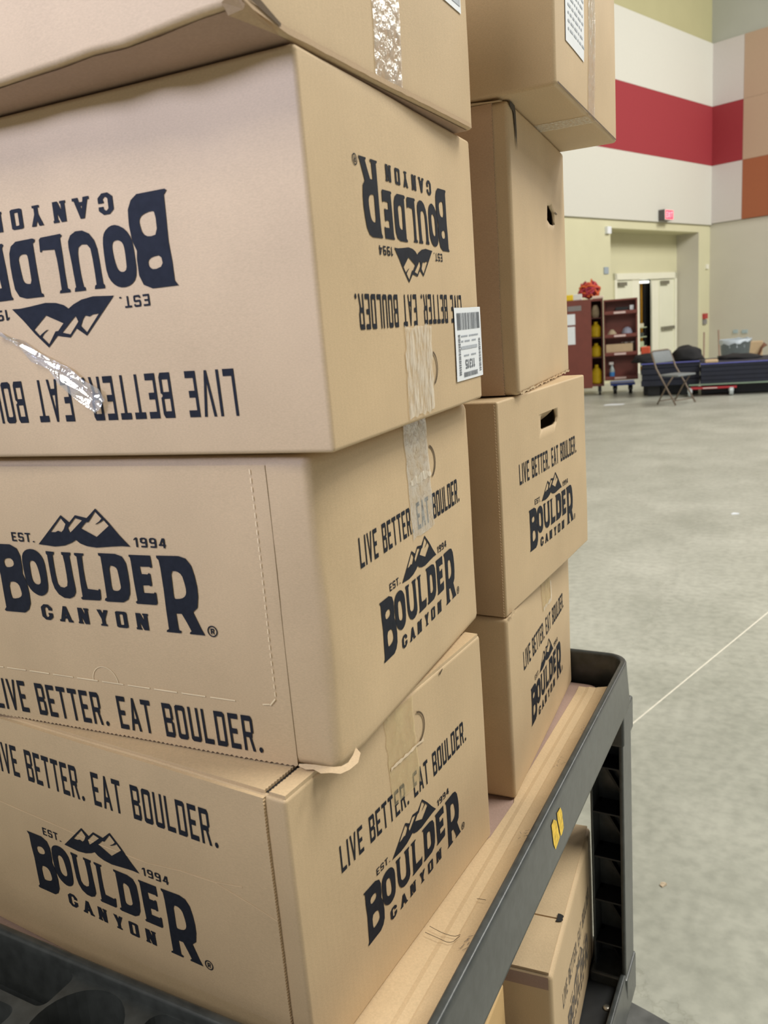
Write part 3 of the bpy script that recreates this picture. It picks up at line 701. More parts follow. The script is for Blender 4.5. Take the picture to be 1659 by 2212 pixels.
bm = bmesh.new(); tube(bm, [(X0+.01, -.265, ORG-.03), (X0+.01, -.31, ORG-.01), (X0+.04, -.335, ORG), (X1-.04, -.335, ORG), (X1-.01, -.31, ORG-.01), (X1-.01, -.265, ORG-.03)], .014, 12)
obj('push_handle', bm, PLASTIC, cart, smooth=True)
# worn yellow mark on the outer rim face
to_local = cart.matrix_basis.inverted()
nrm = Vector((math.cos(CY), math.sin(CY), 0)); pl = Vector((math.cos(CY)*.1105, math.sin(CY)*.1105, 0))
def rim_pt(zx, zy):
    q = Matrix.Rotation(-CY, 4, 'Z') @ hit(1000+zx/4.1475, 1680+zy/4.1475, pl, nrm)
    z = q.z-TRAY; return Vector((X1+.0118+(.050-z)/.068*.0047+.0007, q.y, q.z))
bm = bmesh.new()
for poly in ([(875, 265), (885, 300), (890, 440), (875, 500), (862, 520), (846, 370), (845, 320)], [(838, 385), (855, 530), (815, 640), (803, 600), (795, 430), (815, 375)]):
    bm.faces.new([bm.verts.new(rim_pt(*p)) for p in poly])
obj('yellow_mark', bm, plain('worn_yellow_paint', (.78, .52, .06), .6, var=.3, scale=150), cart)

# cardboard lining the tray
bm = bmesh.new(); plate(bm, rrect(X0+.008, -.014, .058, Y1-.008, .026), [], TRAY-.0050, TRAY-.0016)
ln = obj('cardboard_liner', bm, kraft('kraft_mauve_shade', (.36, .25, .21))); ln.rotation_euler = (0, 0, CY)  # mauve brown carries the shade of the gap between the stacks
tag(ln, 'flat brown cardboard sheet lining the cart tray beneath the cartons', 'cardboard')
bm = bmesh.new(); rows = []
sec = [(0, -.0012), (.0005, -.0006), (.036, -.0005), (.042, .0012), (.0535, .0010), (.0560, .0022), (.075, .0085), (.0945, .0150), (.0945, .0135), (.056, -.0006)]
for k in range(41):
    y = .006+(.874-.006)*k/40; wv = .0012*math.sin(k*.9)+.0008*math.sin(k*2.3)
    xl_ = (-.004+.0235*y/.40) if y < .395 else (.024+.004*(y-.395)/.09 if y < .49 else .022)
    rows.append([bm.verts.new((x+(xl_ if i < 2 else 0), y, TRAY+z+(wv if i in (6, 7, 8) else 0)+max(0, (y-.86)/.03)*.006)) for i, (x, z) in enumerate(sec)])
for A, B in zip(rows, rows[1:]):
    for i in range(len(sec)): bm.faces.new((A[i], A[(i+1) % len(sec)], B[(i+1) % len(sec)], B[i]))
bm.faces.new(rows[0]); bm.faces.new(rows[-1][::-1])
st = obj('cardboard_strip', bm, KRAFT); st.rotation_euler = (0, 0, CY)
tag(st, 'creased cardboard strip bent up against the cart rim beside the cartons', 'cardboard')
def strip_z(x): return .0013 if x < .055 else .0022+(x-.056)*.333+.0004
scr = []
rnd = random.Random(8); bm = bmesh.new()
for (px, py, n, sp) in ((.072, .195, 9, .016), (.070, .40, 8, .02), (.066, .60, 10, .03), (.075, .70, 8, .02), (.078, .815, 3, .02)):
    for k in range(n):
        x = px+(rnd.random()-.5)*sp*.6; y = py+(rnd.random()-.5)*sp*1.6; a = rnd.random()*3.1; L = .002+rnd.random()*.005
        pts = [(x, y), (x+L*math.cos(a), y+L*math.sin(a))]; nx, ny = -math.sin(a)*.0003, math.cos(a)*.0003
        bm.faces.new([bm.verts.new((p[0]+sgn*nx, p[1]+sgn*ny, TRAY+strip_z(p[0])+.0026)) for p, sgn in ((pts[0], 1), (pts[1], 1), (pts[1], -1), (pts[0], -1))])
o = obj('pencil_marks', bm, INK_FADED, st); o['kind'] = 'stuff'
HAIR = plain('dark_hair', (.03, .02, .015), .5)
for pts, hl in (([(918, 2011), (945, 2023), (972, 2033), (998, 2020)], 'longest thin dark hair curving across the cardboard strip'), ([(928, 1998), (955, 2012), (978, 2019), (998, 2020)], 'thin dark hair crossing the longest hair on the cardboard strip'), ([(1030, 1938), (1040, 1944), (1052, 1950)], 'short dark hair on the cardboard strip touching the rim')):
    bm = bmesh.new(); P = []
    for a, b in pts:
        q = on_floor(a, b, TRAY+.006); P.append(q)
    P2 = []
    for i in range(len(P)-1):
        for k in range(4):
            t = k/4; p0 = P[max(0, i-1)]; p1 = P[i]; p2 = P[i+1]; p3 = P[min(len(P)-1, i+2)]
            q = .5*((2*p1)+(-p0+p2)*t+(2*p0-5*p1+4*p2-p3)*t*t+(-p0+3*p1-3*p2+p3)*t**3)
            ql = Matrix.Rotation(-CY, 4, 'Z') @ q; q.z = TRAY+strip_z(ql.x)+.0030; P2.append(q)
    tube(bm, P2, .00030, 5)
    tag(obj('hair_strand', bm, HAIR), hl, 'hair', 'hairs on the cardboard strip')

# ------------------------------------------------------------------ hall
AZ = math.radians(-4.3); A20 = math.radians(20)
CORNER = Vector((CAM.x+22*math.sin(AZ), CAM.y+22*math.cos(AZ), 0))
E1 = Vector((-math.sin(A20), -math.cos(A20), 0))      # along the door wall, away from the corner
E2 = Vector((math.cos(A20), -math.sin(A20), 0))       # along the side wall, away from the corner
def wl(x, y, off=0.0):                                  # pixel -> (along door wall, height)
    q = hit(x, y, CORNER+E2*off, E2)-CORNER; return q.dot(E1), q.z
def wr(x, y, off=0.0):
    q = hit(x, y, CORNER+E1*off, E1)-CORNER; return q.dot(E2), q.z
def door_frame(s, d, z): return CORNER+E1*s+E2*d+Vector((0, 0, z))   # s along, d out into the hall
def side_frame(t, d, z): return CORNER+E2*t+E1*d+Vector((0, 0, z))
def fbox(bm, F, a0, a1, d0, d1, z0, z1):
    c = [bm.verts.new(F(a, d, z)) for a in (a0, a1) for d in (d0, d1) for z in (z0, z1)]
    for f in ((0, 1, 3, 2), (4, 6, 7, 5), (0, 4, 5, 1), (2, 3, 7, 6), (0, 2, 6, 4), (1, 5, 7, 3)): bm.faces.new([c[i] for i in f])
    return bm
# floor: polished concrete
mt, nt, b = nodes_of('concrete')
tc = nt.nodes.new('ShaderNodeTexCoord')
n1t = nt.nodes.new('ShaderNodeTexNoise'); n1t.inputs['Scale'].default_value = 1.6; n1t.inputs['Detail'].default_value = 8; n1t.inputs['Roughness'].default_value = .62
n2t = nt.nodes.new('ShaderNodeTexNoise'); n2t.inputs['Scale'].default_value = 26; n2t.inputs['Detail'].default_value = 6
vor = nt.nodes.new('ShaderNodeTexVoronoi'); vor.feature = 'DISTANCE_TO_EDGE'; vor.inputs['Scale'].default_value = .55
ds = nt.nodes.new('ShaderNodeVectorMath'); ds.operation = 'ADD'
sc = nt.nodes.new('ShaderNodeVectorMath'); sc.operation = 'SCALE'; sc.inputs['Scale'].default_value = .35
nt.links.new(tc.outputs['Object'], n1t.inputs['Vector']); nt.links.new(tc.outputs['Object'], n2t.inputs['Vector'])
nt.links.new(n2t.outputs['Color'], sc.inputs[0]); nt.links.new(tc.outputs['Object'], ds.inputs[0]); nt.links.new(sc.outputs[0], ds.inputs[1]); nt.links.new(ds.outputs[0], vor.inputs['Vector'])
r1 = nt.nodes.new('ShaderNodeValToRGB'); e = r1.color_ramp.elements
e[0].position = .32; e[0].color = (.370, .378, .325, 1); e[1].position = .68; e[1].color = (.525, .528, .465, 1)
nt.links.new(n1t.outputs['Fac'], r1.inputs['Fac'])
r2 = nt.nodes.new('ShaderNodeValToRGB'); e = r2.color_ramp.elements
e[0].position = .30; e[0].color = (.80, .80, .80, 1); e[1].position = .62; e[1].color = (1, 1, 1, 1)
nt.links.new(n2t.outputs['Fac'], r2.inputs['Fac'])
r3 = nt.nodes.new('ShaderNodeValToRGB'); e = r3.color_ramp.elements
e[0].position = 0; e[0].color = (.78, .77, .74, 1); e[1].position = .006; e[1].color = (1, 1, 1, 1)
nt.links.new(vor.outputs['Distance'], r3.inputs['Fac'])
mu = nt.nodes.new('ShaderNodeMixRGB'); mu.blend_type = 'MULTIPLY'; mu.inputs[0].default_value = 1
mu2 = nt.nodes.new('ShaderNodeMixRGB'); mu2.blend_type = 'MULTIPLY'; mu2.inputs[0].default_value = .6
nt.links.new(r1.outputs[0], mu.inputs[1]); nt.links.new(r2.outputs[0], mu.inputs[2]); nt.links.new(mu.outputs[0], mu2.inputs[1]); nt.links.new(r3.outputs[0], mu2.inputs[2])
nt.links.new(mu2.outputs[0], b.inputs['Base Color']); b.inputs['Roughness'].default_value = .38
CONCRETE = mt
bm = bmesh.new(); fv = [bm.verts.new(p) for p in ((-14, -8, 0), (14, -8, 0), (14, 26, 0), (-14, 26, 0))]; bm.faces.new(fv)
fl = obj('floor', bm, CONCRETE); tag(fl, 'grey-green polished concrete hall floor', kind='structure')
# pale filled saw-cut joint across the floor
a = on_floor(1362, 1567); c = on_floor(1659, 1323); dr = (c-a).normalized(); nn = Vector((-dr.y, dr.x, 0))*.0035
bm = bmesh.new(); p0 = a-dr*3; p1 = c+dr*8
bm.faces.new([bm.verts.new(p+o+Vector((0, 0, .0006))) for p, o in ((p0, nn), (p1, nn), (p1, -nn), (p0, -nn))])
tag(obj('trim_1', bm, plain('joint_filler', (.80, .76, .66), .6)), 'thin pale joint line running across the concrete floor', kind='structure')

bm = bmesh.new(); bm.faces.new([bm.verts.new(p) for p in ((-14, -8, 10.5), (-14, 26, 10.5), (14, 26, 10.5), (14, -8, 10.5))])
tag(obj('ceiling', bm, plain('ceiling_grey', (.10, .10, .10), .8, var=.1, scale=1)), 'dark grey ceiling high over the hall', kind='structure')
WALL_Y = plain('wall_yellow_cream', (.66, .635, .43), .75, var=.02, scale=2)
WALL_B = plain('wall_beige', (.60, .57, .49), .75, var=.02, scale=2)
WALL_OL = plain('wall_olive', (.46, .43, .24), .75, var=.02, scale=2)
WALL_G = plain('wall_grey', (.46, .47, .42), .75, var=.02, scale=2)
PAN_W = plain('panel_cream', (.66, .65, .585), .85, var=.02, scale=40)
PAN_WP = plain('panel_cream_side', (.64, .595, .575), .85, var=.02, scale=40)
PAN_R = plain('panel_red', (.33, .030, .040), .8, var=.04, scale=40)
PAN_P = plain('panel_peach', (.50, .355, .25), .85, var=.02, scale=40)
PAN_O = plain('panel_orange', (.36, .115, .05), .85, var=.04, scale=40)
R0, R1, RZ, RD = .595, 4.59, 3.125, -.55                 # door recess
wallL = empty('wall_left', CORNER); tag(wallL, 'hall wall with cream, red and yellow bands and a door recess', kind='structure')
def wall_piece(name, F, parts, mat, parent):
    bm = bmesh.new()
    for p in parts: fbox(bm, F, *p)
    o = obj(name, bm, mat); o.parent = parent; o.matrix_parent_inverse = Matrix.Translation(-CORNER); return o
wall_piece('lower_wall', door_frame, [(-.3, R0, -.30, 0, 0, 3.29), (R1, 14, -.30, 0, 0, 3.29), (R0, R1, -.30, 0, RZ, 3.29), (R1, R1+.25, -.80, -.28, 0, RZ), (R0, R1, -.80, -.28, RZ, RZ+.2)], WALL_Y, wallL)
wall_piece('recess_reveal', door_frame, [(R0-.25, R0+.004, -.80, -.004, 0, RZ)], WALL_B, wallL)
wall_piece('recess_back', door_frame, [(R0, .66, -.75, RD, 0, RZ), (3.56, R1, -.75, RD, 0, RZ), (.66, 3.56, -.75, RD, 2.27, RZ)], WALL_Y, wallL)
wall_piece('wall_panel', door_frame, [(-.05, 14, -.3, .05, 3.295, 4.625)], PAN_W, wallL)
wall_piece('wall_panel', door_frame, [(-.05, 14, -.3, .05, 4.628, 5.920)], PAN_R, wallL)
wall_piece('wall_panel', door_frame, [(-.05, 14, -.3, .05, 5.923, 7.262)], PAN_W, wallL)
wall_piece('upper_wall', door_frame, [(-.05, 14, -.3, .0, 7.262, 10.5)], WALL_OL, wallL)
wallR = empty('wall_right', CORNER); tag(wallR, 'hall side wall with beige base and checkered colour panels', kind='structure')
wall_piece('lower_wall', side_frame, [(-.3, 12, -.3, 0, 0, 3.32)], WALL_B, wallR)
wall_piece('upper_wall', side_frame, [(-.3, 12, -.3, 0, 7.265, 10.5)], WALL_G, wallR)
zs = [3.325, 4.625, 5.922, 7.26]
cols = [PAN_WP, PAN_R, PAN_WP, PAN_O, PAN_P, PAN_P]
for k in range(14):
    t0 = .05 if k == 0 else .77+1.3*(k-1)
    for j in range(3):
        mt_ = [PAN_WP, PAN_R, PAN_WP][j] if k % 4 == 0 else [PAN_O, PAN_P, PAN_P][j] if k % 2 else [PAN_P, PAN_WP, PAN_O][j]
        wall_piece('wall_panel', side_frame, [(t0, (.766 if k == 0 else t0+1.296), -.2, .05, zs[j]+.002, zs[j+1]-.002)], mt_, wallR)

# doors in the recess
WHITE_D = plain('door_paint', (.82, .82, .66), .5, var=.02, scale=3)
FRAME_D = plain('frame_paint', (.86, .85, .70), .5, var=.02, scale=3)
STEEL = plain('dull_steel', (.30, .29, .24), .4, .7)
DARK = plain('dark_room', (.012, .011, .010), .9)
door = empty('door_1', door_frame(2.0, RD, 0)); tag(door, 'cream double doors in recess with a gap open on a dark room', kind='structure')
def sx(px): return wl(px, 640, RD)[0]
def dpart(name, parts, mat, parent=None):
    bm = bmesh.new()
    for p in parts: fbox(bm, door_frame, *p)
    o = obj(name, bm, mat); o.parent = parent or door
    o.matrix_parent_inverse = (Matrix.Translation(-door_frame(2.0, RD, 0)) if parent is None else Matrix.Translation(-door_frame(2.0, RD, 0)))
    if parent is not None: o.parent = parent; o.matrix_parent_inverse = Matrix.Identity(4)
    return o
s_r, s_l = .66, 3.56
dpart('door_frame', [(s_r, s_r+.10, -.75, RD+.04, 0, 2.27), (s_l-.10, s_l, -.75, RD+.04, 0, 2.27), (s_r, s_l, -.75, RD+.04, 2.13, 2.27), (2.43, 2.76, -.59, RD+.01, 0, 2.13), (1.49, 1.81, -.60, RD-.01, 0, 2.13)], FRAME_D)
dl = dpart('door_leaf', [(s_r+.08, 1.49, -.60, RD+.005, .02, 2.12)], WHITE_D)
dpart('push_bar', [(s_r+.16, 1.42, RD-.02, RD+.07, .93, 1.01)], STEEL, dl)
dpart('door_closer', [(1.10, 1.45, RD-.02, RD+.07, 2.00, 2.08)], STEEL, dl)
dr_ = dpart('door_leaf', [(2.76, s_l-.08, -.60, RD+.005, .02, 2.12)], WHITE_D)
dpart('push_bar', [(2.82, s_l-.16, RD-.02, RD+.07, .93, 1.01)], STEEL, dr_)
dpart('door_closer', [(3.08, 3.42, RD-.02, RD+.07, 2.00, 2.08)], STEEL, dr_)
dpart('dark_opening', [(-1.0, 2.6, -2.6, -2.5, 0, 2.2), (-1.0, -.9, -2.5, -.80, 0, 2.2), (2.5, 2.6, -2.5, -.62, 0, 2.2), (-1.0, 2.6, -2.5, -.76, 2.13, 2.2), (-1.0, 1.80, -.80, -.76, 0, 2.13)], DARK)
dpart('light_strip', [(1.75, 2.25, -.75, -.66, 2.05, 2.10)], plain('strip_light', (.9, .9, .9), .5, emit=(1, 1, .95), estr=1.5))
def thing_box(name, F, parts, mat, label, cat, group=None):
    bm = bmesh.new()
    for p in parts: fbox(bm, F, *p)
    return tag(obj(name, bm, mat), label, cat, group)
thing_box('orange_column', door_frame, [(wl(1392, 700, -.82)[0], wl(1386, 700, -.82)[0], -.86, -.82, 0, 2.1)], plain('orange_paint', (.55, .27, .03), .5), 'orange upright post standing in the dark doorway', 'post')
sh = empty('wire_shelf', door_frame(2.1, -.9, 0)); tag(sh, 'pale green shelf of supplies just inside the dark doorway', 'shelf')
SUP = [plain('supply_green', (.45, .52, .34), .6), plain('supply_dark', (.05, .06, .05), .6), plain('supply_cream', (.62, .58, .44), .6)]
rnd = random.Random(4)
for k in range(5):
    bm = bmesh.new(); fbox(bm, door_frame, 1.96, 2.40, -.78, -.62, .15+k*.22, .17+k*.22); o = obj('shelf_board', bm, SUP[0], sh); o.matrix_parent_inverse = Matrix.Translation(-door_frame(2.1, -.9, 0))
    bm = bmesh.new(); fbox(bm, door_frame, 2.06, 2.36, -.77, -.64, .17+k*.22, .17+k*.22+.08+rnd.random()*.07); o = obj('supply_tub', bm, SUP[(k+1) % 3], sh); o.matrix_parent_inverse = Matrix.Translation(-door_frame(2.1, -.9, 0))

# exit sign, wall boxes
ex = empty('exit_sign', door_frame(2.36, .05, 3.34)); tag(ex, 'lit red exit sign in white box on cream wall band', 'sign')
e0, ez0 = wl(1441, 478, .05); e1_, ez1 = wl(1422, 454, .05)
bm = bmesh.new(); fbox(bm, door_frame, e0, e1_, .05, .20, ez0, ez1); h_ = obj('sign_housing', bm, plain('sign_side_shade', (.10, .09, .09), .5), ex); h_.matrix_parent_inverse = Matrix.Translation(-door_frame(2.36, .05, 3.34))  # housing coloured dark to carry the shade on its visible side
bm = bmesh.new(); fbox(bm, door_frame, e0, e1_, .198, .203, ez0, ez1); h_ = obj('sign_border', bm, plain('sign_white', (.75, .68, .68), .5), ex); h_.matrix_parent_inverse = Matrix.Translation(-door_frame(2.36, .05, 3.34))
RED_E = plain('sign_red', (.8, .03, .06), .5, emit=(1, .03, .08), estr=1.6)
bm = bmesh.new(); fbox(bm, door_frame, e0+.03, e1_-.03, .20, .206, ez0+.02, ez1-.02); h_ = obj('sign_face', bm, RED_E, ex); h_.matrix_parent_inverse = Matrix.Translation(-door_frame(2.36, .05, 3.34))
bm = bmesh.new()
for p in text_polys('EXIT', 0, 1, 0, 1, .24, .17, .35):
    bm.faces.new([bm.verts.new(door_frame(e1_-.06-(e1_-e0-.12)*u, .2075, ez0+.05+(ez1-ez0-.10)*v)) for u, v in p])
h_ = obj('sign_letters', bm, plain('sign_letters', (.9, .45, .5), .5, emit=(1, .45, .5), estr=1.2), ex); h_.matrix_parent_inverse = Matrix.Translation(-door_frame(2.36, .05, 3.34))
def wall_box(name, px0, py0, px1, py1, depth, mat, label, cat):
    s0, z1 = wl(px1, py0); s1, z0 = wl(px0, py1)
    return thing_box(name, door_frame, [(s0, s1, .0, depth, z0, z1)], mat, label, cat)
wall_box('alarm_strobe', 1307, 490, 1315, 505, .06, plain('strobe_white', (.85, .88, .92), .4), 'small white alarm box on wall beside the recess top', 'alarm')
wall_box('wall_notice', 1304, 577, 1313, 592, .02, plain('notice_blue', (.34, .40, .46), .5), 'small grey-blue notice plate on yellow wall beside doors', 'sign')
wall_box('fire_pull_station', 1517, 677, 1524, 689, .06, plain('pull_red', (.45, .05, .05), .5), 'red fire alarm pull box between doors and hall corner', 'alarm')
wall_box('switch_plate', 1517, 690, 1524, 701, .04, plain('plate_grey', (.25, .24, .24), .5), 'dark grey plate on wall under the red pull box', 'plate')
wall_box('sensor_box', 1523, 571, 1528, 581, .04, plain('sensor_white', (.85, .83, .72), .5), 'tiny white sensor on wall near the hall corner', 'sensor')

# frames facing the camera: a vertical plane through a floor pixel
class View:
    def __init__(s, px, py, back=0.0, turn=0.0):
        s.o = on_floor(px, py); d = (s.o-CAM); d.z = 0; d.normalize(); s.o = s.o+d*back; s.y0 = d
        s.y = Matrix.Rotation(turn, 3, 'Z') @ d; s.x = Vector((s.y.y, -s.y.x, 0)); s.rz = math.atan2(s.x.y, s.x.x)
    def __call__(s, px, py, off=0.0):
        q = hit(px, py, s.o+s.y*off, s.y)-s.o; return q.dot(s.x), q.z

# red-brown tool cabinet ---------------------------------------------------------------
RB = plain('cabinet_red_brown', (.18, .045, .032), .45, var=.08, scale=8)
RBD = plain('cabinet_inside', (.11, .030, .024), .6, var=.08, scale=8)
Z4 = 3.614
cv = View(1300, 853)
cab = empty('tool_cabinet', cv.o, cv.rz); tag(cab, 'red-brown steel tool cabinet on casters with open shelved doors', 'cabinet')
def q4(zx, zy, off=0.0): return cv(1200+zx/Z4, 560+zy/Z4, off)
def cpart(name, parts, mat, parent=cab, bevel=.004):
    bm = bmesh.new()
    for a0, a1, d0, d1, z0, z1 in parts: box(bm, (a0, d0, z0), (a1, d1, z1), bevel)
    return obj(name, bm, mat, parent)
xl, xr = q4(150, 500)[0], q4(372, 500)[0]; zt = q4(280, 312)[1]
cpart('cabinet_shell', [(xl, xl+.03, 0, .75, .16, zt), (xr-.03, xr, 0, .75, .16, zt), (xl, xr, .72, .75, .16, zt), (xl, xr, 0, .75, zt-.04, zt), (xl, xr, 0, .75, .16, .20)], RB)
for zy in (455, 610, 765): 
    z = q4(320, zy)[1]; cpart('shelf', [(xl+.03, xr-.03, .02, .72, z-.02, z)], RBD)
# left door swung towards the viewer
x0, x1 = q4(-40, 600, -.45)[0], q4(280, 600, -.45)[0]; z0, z1 = q4(200, 1012, -.45)[1], q4(200, 318, -.45)[1]
ld = cpart('cabinet_door', [(x0, x1, -.45, -.25, z0, z1)], RB, bevel=.01)
a0, zb = q4(95, 410, -.455); a1, zc = q4(200, 362, -.455)
cpart('name_plate', [(a0, a1, -.456, -.449, zb, zc)], plain('plate_dull', (.22, .20, .20), .5), ld, .001)
for k, (ya, yb) in enumerate(((428, 520), (526, 672))):
    u0, za = q4(60, yb, -.455); u1, zb2 = q4(152, ya, -.455); cpart('paper_sheet', [(u0, u1, -.455, -.450, za, zb2)], PAPER, ld, .0005)
# right door with tray shelves
x0, x1 = q4(378, 600)[0], q4(640, 600)[0]; z0, z1 = q4(500, 938)[1], q4(500, 310)[1]
rd = cpart('cabinet_door', [(x0, x1, .10, .13, z0, z1), (x1-.03, x1, -.12, .13, z0, z1), (x0, x0+.02, -.12, .13, z0, z1), (x0, x1, -.12, .13, z1-.03, z1)], RB)
lips = []
for zy in (432, 612, 752, 938):
    z = q4(500, zy)[1]; cpart('door_shelf', [(x0, x1, -.14, .12, z, z+.02), (x0, x1, -.14, -.125, z, z+.07)], RB, rd, .003)
    u0 = x0+(x1-x0)*.30; cpart('shelf_label', [(u0, u0+.20, -.1425, -.1395, z+.02, z+.055)], plain('label_pink', (.72, .55, .52), .6), rd, .0005); lips.append(z+.02)
for ax in (xl+.1, xr-.08):
    bm = bmesh.new(); M = Matrix.Translation((ax, .05, .065)) @ Matrix.Rotation(math.pi/2, 4, 'Y')
    lathe(bm, [(.02, -.02), (.06, -.02), (.065, -.01), (.065, .01), (.06, .02), (.02, .02)], 16, M); box(bm, (ax-.03, .02, .06), (ax+.03, .08, .16), .004)
    obj('caster', bm, PLASTIC_D, cab)
def world_box(V, parts, mat, name, label, cat, group=None, bevel=.01, rot=0):
    bm = bmesh.new()
    for a0, a1, d0, d1, z0, z1 in parts: box(bm, (a0, d0, z0), (a1, d1, z1), bevel)
    r = obj(name, bm, mat); r.location = V.o; r.rotation_euler = (0, 0, V.rz); return tag(r, label, cat, group)
def world_lathe(V, x, d, z, prof, mat, name, label, cat, group=None, n=16):
    bm = bmesh.new(); lathe(bm, prof, n, Matrix.Translation((x, d, z))); r = obj(name, bm, mat, smooth=False); r.location = V.o; r.rotation_euler = (0, 0, V.rz); return tag(r, label, cat, group)
YEL = plain('yellow_plastic', (.80, .55, .015), .45)
shz = [q4(320, zy)[1] for zy in (455, 610, 765)]
for k, (zz, hgt, lb) in enumerate(((shz[1], .27, 'yellow plastic jug on middle shelf of red-brown cabinet'), (shz[2], .24, 'yellow plastic jug on lower shelf of red-brown cabinet'), (.20, .34, 'tall yellow jug on cabinet floor of red-brown cabinet'))):
    world_lathe(cv, q4(313, 500)[0], .16, zz+.001, [(.085, 0), (.095, .02), (.095, hgt*.62), (.06, hgt*.8), (.035, hgt*.85), (.035, hgt)], YEL, 'yellow_jug', lb, 'jug', 'yellow jugs in the cabinet')
world_lathe(cv, q4(312, 500)[0], .15, shz[0]+.002, [(.060, 0), (.075, .05), (.070, .13), (.045, .19), (.03, .215)], plain('canvas_beige', (.42, .34, .22), .8), 'canvas_pouch', 'beige canvas pouch on top shelf of red-brown cabinet', 'pouch')
world_box(cv, [(x0+.20, x0+.42, -.06, .06, lips[0]+.001, lips[0]+.11)], PLASTIC_D, 'black_case', 'black case on top door shelf of red-brown cabinet', 'case')
world_box(cv, [(x1-.13, x1-.06, -.06, .05, lips[0]+.001, lips[0]+.13)], PAPER, 'white_carton', 'small white carton on top door shelf of red-brown cabinet', 'carton')
world_lathe(cv, x0+.14, -.015, lips[1]+.001, [(.10, 0), (.09, .04), (.06, .09), (.02, .13)], plain('beige_rag', (.52, .42, .28), .9), 'folded_rag', 'beige crumpled rag on second door shelf of cabinet', 'rag', n=9)
world_lathe(cv, x0+.40, -.015, lips[1]+.001, [(.10, 0), (.095, .06), (.07, .13), (.02, .16)], plain('grey_cap', (.30, .31, .40), .8), 'work_cap', 'grey-blue cap on second door shelf of cabinet', 'cap', n=12)
world_box(cv, [(x0+.03, x1-.085, -.10, .06, lips[2]+.001, lips[2]+.19)], KRAFT, 'cardboard_tray', 'brown cardboard box on third door shelf of cabinet', 'box')
bm = bmesh.new()
g = [[bm.verts.new((x0+.30+(x1-.065-x0-.30)*i/8, -.108+(.16*j/4), lips[2]+.206+.012*math.sin(i*1.7+j))) for j in range(5)] for i in range(9)]
g.append([bm.verts.new((x1-.060, -.108+.16*j/4, lips[2]+.06)) for j in range(5)])
for i in range(9):
    for j in range(4): bm.faces.new((g[i][j], g[i+1][j], g[i+1][j+1], g[i][j+1]))
r = obj('white_cloth', bm, plain('cloth_white', (.75, .70, .64), .9), smooth=True); r.location = cv.o; r.rotation_euler = (0, 0, cv.rz); tag(r, 'white cloth draped over brown box in cabinet door', 'cloth')
sb = empty('spray_bottle', cv.o+cv.x*(x0+.13)+Vector((0, 0, lips[3]+.001)), cv.rz); tag(sb, 'clear spray bottle with blue liquid on lowest door shelf', 'bottle')
bm = bmesh.new(); lathe(bm, [(.045, 0), (.048, .01), (.048, .12)], 14); obj('blue_liquid', bm, plain('blue_liquid', (.06, .25, .60), .3), sb)
bm = bmesh.new(); lathe(bm, [(.048, .12), (.045, .16), (.02, .22), (.018, .25)], 14); obj('bottle_neck', bm, plain('bottle_grey', (.35, .42, .42), .3), sb)
bm = bmesh.new(); box(bm, (-.05, -.02, .25), (.03, .02, .30), .008); obj('trigger_head', bm, plain('trigger_white', (.75, .70, .68), .5), sb)
# things on top of the cabinet
sx0, sz0 = q4(262, 312)
pile = empty('strap_pile', cv.o+cv.x*sx0+cv.y*.50+Vector((0, 0, zt+.002)), cv.rz); tag(pile, 'tangled pile of red and orange straps on cabinet top', 'straps')
for sd, mt_ in ((2, plain('strap_red', (.50, .05, .06), .7)), (3, plain('strap_orange', (.70, .13, .03), .7)), (6, plain('strap_crimson', (.38, .03, .07), .7))):
    rnd = random.Random(sd); bm = bmesh.new(); pts = []
    for k in range(34):
        a = k*.85+sd; rr = .05+.14*rnd.random(); pts.append(Vector((rr*math.cos(a)*1.15, rr*math.sin(a)*.8, .022+.50*rnd.random()*max(0, 1-rr/.26))))
    sm = []
    for i2 in range(1, len(pts)-2):
        for t in (0, .33, .66):
            p0, p1, p2, p3 = pts[i2-1:i2+3]
            q = .5*((2*p1)+(-p0+p2)*t+(2*p0-5*p1+4*p2-p3)*t*t+(-p0+3*p1-3*p2+p3)*t**3); q.z = max(.02, q.z); sm.append(q)
    tube(bm, sm, .016, 6); obj('strap', bm, mt_, pile, smooth=True)
u0, za = q4(135, 312); u1, zb = q4(205, 258)
world_box(cv, [(u0, u1, .02, .22, zt+.001, zt+(zb-za))], plain('white_plastic', (.80, .80, .76), .5), 'white_tub', 'white plastic tub beside red straps on cabinet top', 'tub')
u0, _ = q4(285, 300); u1, _ = q4(375, 300)
world_box(cv, [(u0, u1, .03, .24, zt+.001, zt+.05)], plain('cream_pad', (.78, .66, .55), .8), 'cream_pad', 'cream folded pad under red straps on cabinet top', 'pad')
u0, za = q4(70, 325, -.3); u1, zb = q4(138, 285, -.3)
world_box(cv, [(u0, u1, -.42, -.28, z1*0+q4(200, 318, -.45)[1]+.001, q4(200, 318, -.45)[1]+.10)], YEL, 'yellow_drill', 'yellow power tool lying on the swung-out cabinet door', 'tool')

